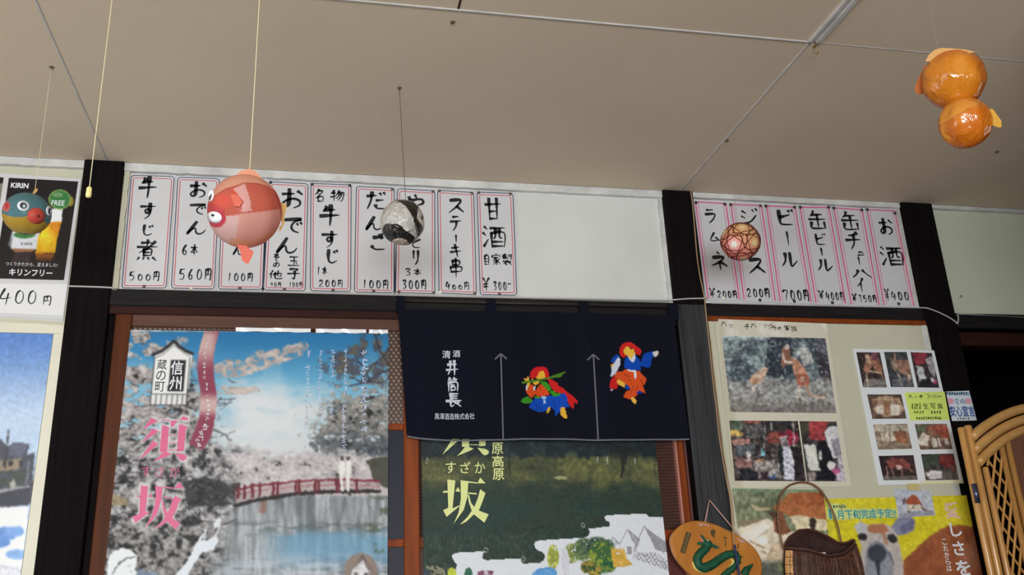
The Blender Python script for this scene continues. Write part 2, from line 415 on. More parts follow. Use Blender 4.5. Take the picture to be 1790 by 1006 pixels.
# lintels
struct(MB().bevbox(-.582, 1.135, -.006, .09, E0+.862, E0+.912, .002).build('lintel', M_DARKH))
struct(MB().bevbox(1.243, 2.045, -.006, .09, E0+.868, E0+.914, .002).build('lintel', M_DARKH))
struct(MB().bevbox(2.170, 3.0, -.006, .09, E0+.846, E0+.900, .002).build('lintel', M_DARKH))
# white trim below the ceiling, bay by bay, with a ragged edge
rnd = random.Random(5)
def cornice(xa, xb, zl):
    n = int((xb-xa)/.02); top = []; bot = []
    for i in range(n+1):
        x = xa+(xb-xa)*i/n; bot.append((x, E0+zl+rnd.uniform(-.0012, .0012)))
    pts = bot+[(xb, CEIL), (xa, CEIL)]
    return struct(MB().prism(pts, .002, YP+.004).build('trim_1', M_TRIMW))
cornice(X0, -.693, 1.293); cornice(-.582, 1.135, 1.292); cornice(1.243, 2.045, 1.299); cornice(2.170, 3.0, 1.304)
# raw plaster edges beside the pillars
for xa, xb, za, zb, m in ((1.121, 1.134, .914, 1.31, M_TRIMW), (-.581, -.566, .912, 1.30, M_CREAM), (2.031, 2.044, .916, 1.305, M_TRIMW), (2.026, 2.044, .02, .862, M_TRIMW)):
    n = 26; L = []; R = []
    for i in range(n+1):
        z = E0+za+(zb-za)*i/n; d = rnd.uniform(-.0018, .0018)
        L.append((xa+(d if xa > 0 else 0), z)); R.append((xb+(0 if xa > 0 else d), z))
    y0_ = -.0106 if zb < .9 else .006
    struct(MB().prism(L+R[::-1], y0_, y0_+.012).build('trim_2', m))
# orange strip above the cream notice wall, cream upright beside the pillar
struct(MB().bevbox(1.243, 2.045, -.0125, .016, E0+.851, E0+.868, .002).build('trim_3', M_ORNG))
struct(MB().bevbox(1.246, 1.262, -.012, -.004, .02, E0+.849, .002).build('trim_4', M_CREAM))

# --- right-hand doorway: red-brown head, open and dark behind
struct(MB().bevbox(2.170, 3.0, .012, .075, E0+.788, E0+.838, .003).build('trim_5', M_MAROON))
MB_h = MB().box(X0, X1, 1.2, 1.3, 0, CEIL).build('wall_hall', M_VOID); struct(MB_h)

# --- side walls and front wall with window openings
def wallbox(name, m, *b): return struct(MB().box(*b).build(name, m))
# left wall: opening y -3.9..-1.3, z .55..2.05
wallbox('wall_left', M_SIDE, X0-.1, X0, Y0, -2.3, 0, CEIL); wallbox('wall_left', M_SIDE, X0-.1, X0, -.6, 1.3, 0, CEIL)
wallbox('wall_left', M_SIDE, X0-.1, X0, -2.3, -.6, 0, .55); wallbox('wall_left', M_SIDE, X0-.1, X0, -2.3, -.6, 1.85, CEIL)
wallbox('wall_front', M_SIDE, X0, -1.6, Y0-.1, Y0, 0, CEIL); wallbox('wall_front', M_SIDE, .7, X1, Y0-.1, Y0, 0, CEIL)
wallbox('wall_front', M_SIDE, -1.6, .7, Y0-.1, Y0, 0, .4); wallbox('wall_front', M_SIDE, -1.6, .7, Y0-.1, Y0, 1.5, CEIL)
M_WOODW = mat('dark_panelled_wall', (62, 45, 33), .7, .15, col2=(46, 34, 26), scale=6, stretch=(6, 6, .4))
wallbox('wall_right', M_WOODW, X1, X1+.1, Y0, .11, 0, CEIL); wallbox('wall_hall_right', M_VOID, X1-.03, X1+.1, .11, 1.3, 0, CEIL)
wallbox('wall_light_blocker', M_WOODW, 1.50, 1.58, Y0, -1.75, 0, CEIL)  # unseen partition added to shade the right side of the ceiling

# --- the two sliding doors
YD = .004
struct(MB().bevbox(-.582, 1.135, -.001, .10, E0+.838, E0+.864, .002).build('door_1_head', M_MAROON))
d1 = thing('door_1', (-.15, .004, 0), None, None); d1['kind'] = 'structure'
d2 = thing('door_2', (.70, .03, 0), None, None); d2['kind'] = 'structure'
x1a, x1b = W(201, 560, YD)[0], W(229, 576, YD)[0]; x1c, x1d = W(706, 780, YD)[0], W(732, 780, YD)[0]
ztop, zrail = W(500, 550, YD)[2], W(500, 576, YD)[2]
MB().bevbox(x1a, x1b, YD, YD+.02, .02, ztop, .003).build('stile', M_RED, d1)
MB().bevbox(x1c, x1d, YD-.004, YD+.02, .02, ztop, .003).build('stile', M_ORNG, d1)
MB().bevbox(x1b, x1c, YD+.001, YD+.02, zrail, ztop, .003).build('rail', M_REDH, d1)
MB().bevbox(x1b, x1c, YD+.001, YD+.02, .02, .14, .003).build('rail', M_REDH, d1)
zm = [W(690, y, YD)[2] for y in (740, 752, 943, 957)]
MB().bevbox(x1b, x1c, YD+.005, YD+.018, zm[1], zm[0], .002).build('muntin', M_ORNG, d1)
MB().bevbox(x1b, x1c, YD+.005, YD+.018, zm[3], zm[2], .002).build('muntin', M_ORNG, d1)
xv = W(547, 576, YD)[0]
MB().bevbox(xv-.012, xv+.012, YD+.005, YD+.018, zm[0], zrail, .002).build('muntin', M_RED, d1)
# patterned pane: brown cloth-textured glass with rows of pale dots
def patpaint(p):
    p.c[:] = (70, 50, 44); n = p.noise(6, seed=3); p.mix(n*.4, (48, 34, 32))
    X, Z = p.x, p.y
    u = (X-684+.0*Z)/8.6; v = (Z-575)/12.2
    d = np.minimum(np.hypot((u-np.round(u))*8.6, (v-np.round(v))*12.2), np.hypot((u+.5-np.round(u+.5))*8.6, (v+.5-np.round(v+.5))*12.2))
    p.mix(np.clip(2.9-d, 0, 1)*.55, (205, 180, 160))
M_PANE = pmat('patterned_door_glass', .25, .5)
qx0, qx1 = W(665, 600, YD+.014), W(706, 600, YD+.014)
painted('patterned_pane', [(226, 566), (708, 574), (708, 747), (190, 735)], YD+.010, 1.6, patpaint, M_PANE, d1, gain=1.0)
M_DGLASS = mat('dark_door_glass', (40, 41, 54), .4, .15, var=.1, scale=4)
MB().box(x1b, x1c, YD+.012, YD+.015, zm[2], zm[1]).build('dark_pane', M_DGLASS, d1)
MB().box(x1b, x1c, YD+.012, YD+.015, .14, zm[3]).build('dark_pane', M_DGLASS, d1)
# door 2
YE = .027
x2d = 1.1275; x2c = W(1183.5, 790, YE)[0]; x2a = x1c+.004
x2l = x2c-.085
MB().bevbox(x2c, x2d, YE, YE+.03, .02, ztop, .003).build('stile', M_ORNG, d2)
MB().bevbox(x2a, x2a+.03, YE, YE+.03, .02, ztop, .003).build('stile', M_ORNG, d2)
M_PINKW = mat('pale_worn_edge', (190, 128, 116), .4, .4)
MB().bevbox(x2c-.006, x2c-.0005, YE-.004, YE+.02, .02, ztop-.03, .001).build('worn_bead', M_PINKW, d2)
MB().bevbox(x2a+.03, x2c-.006, YE+.001, YE+.03, zrail, ztop, .003).build('rail', M_REDH, d2)
z2 = W(1185, 926, YE)[2]; z3 = W(1185, 945, YE)[2]
MB().bevbox(x2a+.03, x2c-.006, YE+.001, YE+.03, z3, z2, .002).build('rail', M_ORNG, d2)
M_MAR2 = mat('dark_red_door_panel', (96, 44, 38), .5, .35, col2=(76, 34, 30), scale=8, stretch=(5, 5, .4))
MB().box(x2a+.03, x2c-.006, YE+.012, YE+.02, .02, z3).build('lower_panel', M_MAR2, d2)
M_RIB = mat('ribbed_brown_slat', (122, 84, 74), .4, .4, var=.15, scale=20)
M_RIBB = mat('ribbed_backing', (74, 46, 42), .6, .3)
MB().box(x2a+.03, x2c-.006, YE+.018, YE+.022, z2, zrail).build('louvre_backing', M_RIBB, d2)
nsl = int((zrail-z2)/.0096)
for i in range(nsl):
    z = z2+.004+i*.0096
    MB().add([(x2a+.03, YE+.016, z), (x2c-.006, YE+.016, z), (x2c-.006, YE+.008, z+.0016), (x2a+.03, YE+.008, z+.0016), (x2a+.03, YE+.016, z+.0056), (x2c-.006, YE+.016, z+.0056)],
             [(0, 1, 2, 3), (3, 2, 5, 4), (0, 3, 4), (1, 5, 2)]).build('louvre_slat', M_RIB, d2)
# jambs between doors and pillars
struct(MB().bevbox(1.128, 1.1348, YE-.004, .10, .02, E0+.838, .002).build('trim_6', mat('dull_pink_jamb', (104, 66, 62), .5, .3, var=.2, scale=10, stretch=(5, 5, .3))))
struct(MB().bevbox(-.5815, x1a-.001, YD+.006, .10, .02, E0+.838, .001).build('trim_7', M_DARK))
# backing of the doorway so the hall behind stays dark
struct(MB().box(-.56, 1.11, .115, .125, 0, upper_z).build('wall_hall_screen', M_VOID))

# added frame and pane on the solid right-hand wall, behind the highlight light
wn = thing('added_window', (X1-.02, -.95, 1.70), None, None); wn['kind'] = 'structure'
for y0_, y1_, z0_, z1_ in ((-1.13, -1.085, 1.38, 2.02), (-.815, -.77, 1.38, 2.02), (-1.085, -.815, 1.38, 1.42), (-1.085, -.815, 1.98, 2.02)):
    MB().bevbox(X1-.04, X1, y0_, y1_, z0_, z1_, .002).build('added_window_frame', M_MAROON, wn)
MB().box(X1-.012, X1-.006, -1.085, -.815, 1.42, 1.98).build('pane', mat('frosted_pane', (220, 226, 230), .4, .4), wn)

# ------------------------------------------------------------------ brush writing: strokes on a 0..99 square, four digits a point
G = {
'牛': "351028221834 28267222 08549246 520253505098",
'す': "08249020 5804583654564060344842385842625852803296",
'じ': "30082850348056888472 62187230 78108824",
'煮': "22166814 48024634 06369232 800850401462 34463474 344666446674 34606459 34746673 16840897 36843495 54846094 74829297",
'お': "10305826 3606366032821886127428585650786078805494 70149030",
'で': "082284145630425650807692 66407252 82348846",
'ん': "500430501094345646545080629280849460",
'6': "60083440267044926684646244563072",
'本': "10309026 50045098 463228600676 543272589474 34746672",
'玉': "18148212 24487646 06889486 50145088 64607474",
'子': "201076085230 5228566050943684 06509446",
'そ': "26107208224288385454447456927492",
'の': "5420446026821266183646167824905276825494",
'他': "280618340454 18361896 3246863484627466 66066470 46244680569290909474",
'名': "440430281046 3618761650461074 34324842 38603896 386080587896 38927891",
'物': "22121234 10304226 28042896 06624452 620650344046 56249222886678946884 662856564074 802868665090",
'だ': "08265220 300424500892 50468442 467054868886 66087420 84049016",
'ご': "242670225834 167034868084 54105826 66066822",
'や': "08504630822688446256 52066022 24185296",
'き': "18268014 14488436 404472645058 306636887892",
'と': "34084444 84264048247040908690",
'り': "281026503456 7208725062784098",
'ス': "2014761054501092 54509486",
'テ': "28147210 10429034 544048702696",
'ー': "52065494",
'キ': "22307620 12608848 44046296",
'串': "28143034 281472127034 30347033 16462070 164684438068 20708066 50005099",
'甘': "08329426 28063092 70047092 30607057 30907088",
'酒': "10122224 04381650 06942662 34189614 38384096 383892359096 40929090 561854524662 721872548456 42748872",
'自': "50024218 26202896 262074187496 28447243 28687267 28927291",
'家': "50025014 1234141688148230 28347432 523430521260 4446586654944288 52581478 56701894 82446258 58589290",
'製': "08145212 04285626 30023050 12381250 123848374848 68086838 880488468044 50545062 06669464 46660890 347634965290 52669296 80706280",
'ラ': "26127410 1440823666703496",
'ム': "460816848076 54549292",
'ネ': "44025614 1832762846580676 50545298 60589278",
'ジ': "16183430 10462858 169254728436 66087420 84029214",
'ュ': "245470506688 08929288",
'ビ': "2408247434908488 26487630 70067618 86029214",
'ル': "301228560892 5608568872809454",
'缶': "340426201234 26247820 06489444 50245090 186218928290 82608494",
'チ': "760450162220 06469440 541652603096",
'ハ': "362026560686 561672489684",
'イ': "780448381060 52385498",
'円': "18101894 1810840884927288 50105052 20528250",
'¥': "14044844 860252425098 22508046 22688064",
'0': "5008302424705092767074265008",
'1': "56044896",
'2': "202444067218644418908886",
'3': "2212620670244044725864861892",
'4': "360412608854 66305698",
'5': "281022465844766656921692 28128206",
'7': "14221808841058504498",
'9': "7430464626284608741670605896",
'-': "10509050",
'井': "16308426 06649458 360634601694 66046698",
'筒': "24020826 18144612 30163826 64025224 58149212 74168226 14361498 143688348894 34526851 34643488 346468636888 34866885",
'長': "30063056 30087806 30247222 30407238 06589454 325832945284 80645676 46589296",
}
G = {k: [[(int(s[i:i+2]), int(s[i+2:i+4])) for i in range(0, len(s)-3, 4)] for s in v.split()] for k, v in G.items()}
def brush(mb, ch, cx, cy, w, h, y, wt, yf=None, seed=0):
    """one brushed character centred on photo point (cx, cy) of plane y, w x h px, wt = stroke width in px"""
    if ch == 'ー': w = max(w, 8)
    c = W(cx, cy, y); k = mpp(c); rr = random.Random(seed*131+ord(ch))
    kx = (W(cx+w/2, cy, y)-W(cx-w/2, cy, y))[0]; kz = (W(cx, cy-h/2, y)-W(cx, cy+h/2, y))[2]
    for st in G[ch]:
        P = [np.array([c[0]+(a/100-.5)*kx, c[2]-(b/100-.5)*kz]) for a, b in st]
        if len(P) > 2: P = spline(P, 4)
        elif len(P) == 2: P = [P[0]+(P[1]-P[0])*t for t in (0, .25, .5, .75, 1)]
        m = len(P); L = sum(np.linalg.norm(P[i+1]-P[i]) for i in range(m-1))
        b0 = wt*k*(1.0 if L > .25*kz else .85)*rr.uniform(.85, 1.15)
        t0 = P[1]-P[0]; t0 = t0/np.linalg.norm(t0); P[0] = P[0]-t0*b0*.25
        ws = []
        for i in range(m):
            t = i/(m-1); ws.append(b0*(.62+.55*math.exp(-((t-.12)/.16)**2)+.18*math.sin(t*5+seed)*.4)*(1 if t < .72 else 1-.62*((t-.72)/.28)**1.5))
        d = (yf is None and y) or (lambda x, z: y+yf(x, z))
        ribbon(mb, P, ws, d)
def brushrow(mb, s, x0, x1, cy, h, y, wt, slope=0.015, small0=1.0, seed=0):
    n = len(s); w = (x1-x0)/n
    for i, ch in enumerate(s):
        hh = h*(small0 if (i > 0 and ch == '0') else 1.0)
        brush(mb, ch, x0+w*(i+.5), cy+slope*(x0+w*(i+.5)-(x0+x1)/2)+(h-hh)/2, w*.86, hh, y, wt*1.38, seed=seed+i)

# ------------------------------------------------------------------ the handwritten menu slips
M_PAPER = mat('white_menu_paper', (212, 212, 214), .42, .4, var=.03, scale=6, coat=.15)
M_INK = mat('black_brush_ink', (34, 34, 38), .5, .3)
M_NAVY = mat('navy_rule', (74, 78, 100), .6, .3)
M_CRIM = mat('crimson_rule', (204, 84, 100), .6, .3)
M_PINK = mat('pink_rule', (222, 96, 150), .6, .3)
M_TACK = mat('brown_thumbtack', (96, 78, 66), .4, .5)
M_TACKB = mat('black_thumbtack', (46, 42, 42), .4, .5)
M_TACKW = mat('cream_thumbtack', (238, 232, 208), .35, .5)
YS = .0140
def lerp2(q, u, v):
    a = np.array(q, float); return (a[0]*(1-u)+a[1]*u)*(1-v)+(a[3]*(1-u)+a[2]*u)*v
def inset_loop(q, d, r):
    """rounded loop inside photo quad q, d px inside, corner r px, as wall (x, z) points"""
    a = np.array(q, float); out = []
    for i in range(4):
        p, n, l = a[i], a[(i+1) % 4]-a[i], a[(i-1) % 4]-a[i]; n = n/np.linalg.norm(n); l = l/np.linalg.norm(l)
        c = p+n*d+l*d
        out += [c+l*r, c+(l+n)*r*.30, c+n*r]
    out.append(out[0])
    return [(lambda w: np.array([w[0], w[2]]))(W(p[0], p[1], YS)) for p in out]
def tack(parent, px, py, m, r=3.0):
    c = W(px, py, YS-.001); rr = r*mpp(c)
    mb = MB(); mb.ball((c[0], YS-.0008, c[2]), rr, rr*.55, rr, 12, 6)
    return mb.build('thumbtack', m, parent, smooth=True)
def slip(q, rows, label, group, style, tacks, price=None):
    a = np.array(q, float); c = a.mean(0)
    org = W(c[0], a[2:, 1].mean(), YS)
    t = thing('menu_slip', (org[0], YS, org[2]), label, 'menu sign', group)
    e = 2.6 if style == 'navy' else 3.4
    big = [tuple(a[0]+(-e, -e)), tuple(a[1]+(e, -e)), tuple(a[2]+(e, e*.8)), tuple(a[3]+(-e, e*.8))]
    board(MB(), big, YS, .0025).build('paper', M_PAPER, t)
    if style == 'navy':
        mb = MB(); ribbon(mb, inset_loop(q, 0, 4.5), 1.7*mpp(org), YS-.0002); mb.build('navy_rule', M_NAVY, t)
        mb = MB(); ribbon(mb, inset_loop(q, 4.2, 2.6), 1.5*mpp(org), YS-.0002); mb.build('crimson_rule', M_CRIM, t)
    else:
        mb = MB()
        def ln(p0, p1, w): ribbon(mb, [(lambda v: np.array([v[0], v[2]]))(W(*p, YS)) for p in (p0, p1)], w*mpp(org), YS-.0002)
        ln(a[0], a[3], 2.6); ln(a[1], a[2], 2.6); ln(a[0], a[1], 2.4)
        ln(a[0]+(4.6, 0), a[3]+(4.6, 0), 1.0); ln(a[1]-(4.6, 0), a[2]-(4.6, 0), 1.0)
        mb.build('pink_rule', M_PINK, t)
    mb = MB()
    for r in rows:
        if len(r) == 5: brush(mb, r[0], r[1], r[2], r[3], r[4], YS-.0004, max(3.0, .165*min(max(.5*(r[3]+r[4]), 14), 38)*(1.12 if len(G[r[0]]) <= 4 else .92 if len(G[r[0]]) <= 7 else .84)*(1.5 if r[0] == 'ー' else 1)), seed=int(c[0]))
        else: brushrow(mb, r[0], r[1], r[2], r[3], r[4], YS-.0004, r[5], small0=r[6] if len(r) > 6 else 1.0, seed=int(c[0]))
    mb.sheet('lettering', M_INK, t)
    for px, py, m in tacks: tack(t, px, py, m)
    return t
LG, RG = 'menu slips over the sliding doors', 'drink menu slips between the right pillars'
T, B_, C_ = M_TACK, M_TACKB, M_TACKW
slip([(229.7,306.7),(304.7,308.8),(290.5,504),(213,504)],
     [('牛',259,328,36,39),('す',259,369.5,32,30),('じ',257.4,403,27,22),('煮',258,438,41,38),('500円',224,280,483,17,2.0,.72)],
     'red and navy bordered menu slip, stewed beef tendon at 500 yen, beside the left pillar', LG, 'navy', [(251.7,501,T)])
slip([(311,310),(383.5,312.6),(374.5,505.7),(299.5,504)],
     [('お',347.3,332,35,31),('で',347,365.6,34,22),('ん',343,399,38,24),('6本',315,348,437,20,2.4),('560円',311,371,480,21,2.3)],
     'menu slip partly hidden by the goldfish balloon, six-piece oden at 560 yen', LG, 'navy', [(334.8,504,C_)])
slip([(390,313),(466,316),(458.5,506.5),(382,505.7)],
     [('ん',417,437,22,20),('100円',395,443,485,15,2.0)],
     'menu slip almost covered by the goldfish balloon, only 100 yen showing below it', LG, 'navy', [(419,504,T)])
slip([(471.4,317.8),(538.6,321.7),(533.4,509),(460.5,507.3)],
     [('お',511.5,347.5,44,37),('で',512.7,394,40,31),('ん',501,430,42,29),('そ',483,451,14,13),('の',483,463,13,10),('他',482,480.6,25,16),('玉',514,457,23,20),('子',514,479,25,20),('90円',471,492,498,8,1.3),('100円',504,529,498,9,1.3)],
     'menu slip with crowded oden writing and two small prices, just right of the goldfish balloon', LG, 'navy', [(497,506,T),(473,319,B_)])
slip([(543.7,321),(613.8,323.5),(612.8,510),(542.5,508.7)],
     [('名',558.6,342,20,24),('物',589.7,342.7,26,21),('牛',577,377,40,38),('す',577,419,33,31),('じ',580,449,28,28),('1本',551,573,474,15,1.9),('200円',556,600,496,13,2.0)],
     'menu slip for famous beef tendon skewer, one piece, 200 yen', LG, 'navy', [(582,508,T),(545.5,322.5,B_),(611.5,324.5,B_)])
slip([(623,326),(689,329.3),(688.6,512),(619.5,511)],
     [('だ',658,352,38,34),('ん',654,391,34,25),('ご',662,424,36,34),('100円',631,680,497.5,16,2.1)],
     'menu slip for dumplings at 100 yen, left of the slip behind the cow balloon', LG, 'navy', [(653,509,T),(686,331,T)])
slip([(694.6,329.8),(760,334),(760,513.7),(691.6,512)],
     [('や',725,357,38,36),('き',722,392,30,28),('と',727,424,22,22),('り',727,450,17,28),('3本',705,738,476,13,1.9),('300円',701.5,746,498,17,2.3)],
     'menu slip behind the cow balloon, three skewers at 300 yen', LG, 'navy', [(697,511,T),(758,512,T),(757,335,T)])
slip([(765,332.7),(828,337),(832.7,515.6),(767.4,512.4)],
     [('ス',797,361,32,28),('テ',797,390.6,24,30),('ー',797,418,8,15),('キ',797,439,25,24),('串',797,469,28,34),('400円',778,821,500,14,2.0,.62)],
     'red and navy bordered menu slip for steak skewer at 400 yen', LG, 'navy', [(770,511,C_),(830,513.5,T),(768,334,T),(825,338,T)])
slip([(834,336),(896.6,338.5),(903.3,516.6),(839.5,515.6)],
     [('甘',862,366,32,42),('酒',864,413,42,42),('自',850.6,454,14,20),('家',867.5,454,17,20),('製',886.7,454,18,20),('¥',850,497.5,14,24),('300',861,887,500.5,16,2.1),('-',891,496.5,7,5)],
     'menu slip for homemade sweet sake at 300 yen, beside the blank white board', LG, 'navy', [(873,514.5,T),(836.5,337,T),(892,339,T)])
slip([(1215.6,353.3),(1268.7,356),(1292.5,523.7),(1238,522.3)],
     [('ラ',1242,378,24,27),('ム',1250,414.7,24,18),('ネ',1257.5,456.6,32,32),('¥',1245.5,512.5,12,17),('200円',1253,1289,515,13,2.2)],
     'pink-ruled drink slip for ramune at 200 yen, against the pillar with the hanging cord', RG, 'pink', [(1216.5,354.5,B_),(1267,357,B_),(1265,521,C_)])
slip([(1277.7,357.5),(1331,359.7),(1355.3,526.5),(1300.8,524.5)],
     [('ジ',1310.6,380,35,31),('ュ',1312,408,16,12),('ー',1318,434,8,18),('ス',1322,466,34,30),('200円',1304.5,1346,512.5,16,2.3)],
     'pink-ruled drink slip for juice, mostly hidden by the pink stitched ball', RG, 'pink', [(1277.5,358,B_),(1329,360,T),(1328.5,525,B_)])
slip([(1340,360.3),(1389.7,362.5),(1418.2,528.7),(1363.7,527.3)],
     [('ビ',1372,381,36,29),('ー',1376.8,417.5,9,27),('ル',1380,454,32,28),('700円',1368,1415,516.7,20,2.3)],
     'pink-ruled drink slip for beer at 700 yen', RG, 'pink', [(1339,360.5,B_),(1389,362.5,B_),(1388.5,527,B_)])
slip([(1398.6,362.5),(1448.9,363),(1478.2,531.5),(1426.5,530)],
     [('缶',1429,385,34,34),('ビ',1433.5,419,24,21),('ー',1436,441,6,15),('ル',1442,463.6,31,23),('¥',1436,516.5,11,17),('400円',1443,1476,518.5,15,1.9)],
     'pink-ruled drink slip for canned beer at 400 yen', RG, 'pink', [(1399,362.5,B_),(1448.5,362.7,B_),(1455,529.5,B_)])
slip([(1457.3,363.6),(1507,367.3),(1536.9,533.5),(1488,532)],
     [('缶',1486.6,386.8,34,34),('チ',1492,421.7,29,31),('ュ',1504.7,441,14,13),('ー',1501.4,456.6,5,15),('ハ',1506,479,37,19),('イ',1504.7,498.5,16,25),('¥',1494,521,9,14),('350円',1500,1533,522.5,13,1.8)],
     'pink-ruled drink slip for canned shochu highball at 350 yen', RG, 'pink', [(1457.5,364,B_),(1506.5,367.5,B_)])
slip([(1515.9,366.7),(1564,369),(1597,534.9),(1545.3,533.5)],
     [('お',1549.4,396.6,28,31),('酒',1559,447,41,37),('¥',1551,516,9,22),('400',1557,1590,518,16,2.2)],
     'pink-ruled drink slip for sake at 400 yen, last before the far right pillar', RG, 'pink', [(1516,366.7,B_),(1564.5,373,B_),(1571,531.5,B_)])

# ------------------------------------------------------------------ posters and photographs
M_LAM = pmat('laminated_print', .3, .4, coat=.18, bump=.05, bscale=14)
M_PRINT = pmat('glossy_paper_print', .5, .2, coat=.0, bump=.04, bscale=9)
M_WHITEINK = mat('white_print_ink', (232, 234, 240), .5, .3)
M_PALEBLUE = mat('pale_blue_print_ink', (206, 216, 242), .5, .3)
M_ROSE = mat('rose_print_ink', (216, 96, 140), .45, .35)
M_LIME = mat('pale_lime_print_ink', (222, 228, 150), .45, .35)
M_BLACKINK = mat('black_print_ink', (34, 34, 38), .45, .35)
YPO = YD-.0035
KANJI_SU = [[(285,130),(385,175),(160,315)], [(310,288),(400,335),(145,500)], [(310,470),(392,520),(110,755)],
            [(440,155),(575,165),(575,178),(440,168)], [(578,175),(672,175),(612,262),(572,268)], [(705,165),(760,108),(828,140),(832,168)],
            [(448,240),(545,268),(520,640),(412,635)], [(695,232),(725,228),(820,268),(795,300),(765,620),(668,628)],
            [(455,640),(520,640),(585,662),(540,690),(325,775),(400,705)], [(640,650),(760,668),(808,700),(800,740),(750,765),(710,745)],
            [(530,380),(690,384),(690,392),(530,388)], [(528,492),(690,494),(690,502),(528,500)], [(530,600),(690,602),(690,612),(530,610)]]
KANJI_SU = [[(230+x/8.383, 715+y/8.383) for x, y in p] for p in KANJI_SU]
KANJI_ZAKA = [[(240,180),(355,188),(312,612),(405,585),(150,775),(105,672),(212,640)], [(345,362),(385,310),(440,362)], [(150,350),(240,352),(240,362),(150,360)],
              [(468,180),(590,205),(560,420),(500,620),(430,730),(300,862),(400,690),(455,520),(478,330)],
              [(590,195),(790,215),(790,228),(590,212)], [(785,222),(850,120),(922,222)],
              [(590,345),(745,380),(745,392),(590,360)],
              [(580,400),(600,420),(625,540),(668,608),(725,480),(745,400),(785,342),(890,400),(845,450),(805,560),(740,690),(790,735),(868,772),(800,880),(700,795),(665,745),(560,820),(440,878),(520,810),(610,715),(625,660),(590,560)]]
KANJI_ZAKA = [[(220+x/9.14, 830+y/9.14) for x, y in p] for p in KANJI_ZAKA]
def polyprint(mb, polys, y, dx=0, dy=0, s=1.0, o=(0, 0), shear=0.0):
    for p in polys:
        q = [(o[0]+(a-o[0])*s+dx+shear*(b-o[1]), o[1]+(b-o[1])*s+dy) for a, b in p]
        mb.flat([(lambda w: (w[0], y, w[2]))(W(a, b, y)) for a, b in q][::-1])
def scribble(mb, cx, y0, y1, w, y, seed, col=None):
    """a column of small printed characters too small to read in the photo"""
    rr = random.Random(seed); n = max(2, int((y1-y0)/(w*1.05)))
    for i in range(n):
        yc = y0+(y1-y0)*(i+.5)/n; k = mpp(W(cx, yc, y))
        for j in range(rr.choice((3, 4, 4, 5))):
            hor = rr.random() < .5; L = rr.uniform(.35, .85)*w
            ax = cx+rr.uniform(-.3, .3)*w; ay = yc+rr.uniform(-.36, .36)*w
            e = ((L/2, rr.uniform(-.5, .5)) if hor else (rr.uniform(-.8, .8), L/2))
            a = W(ax-e[0], ay-e[1], y); b = W(ax+e[0], ay+e[1], y)
            ribbon(mb, [(a[0], a[2]), (b[0], b[2])], max(.8, w*.13)*k, y)

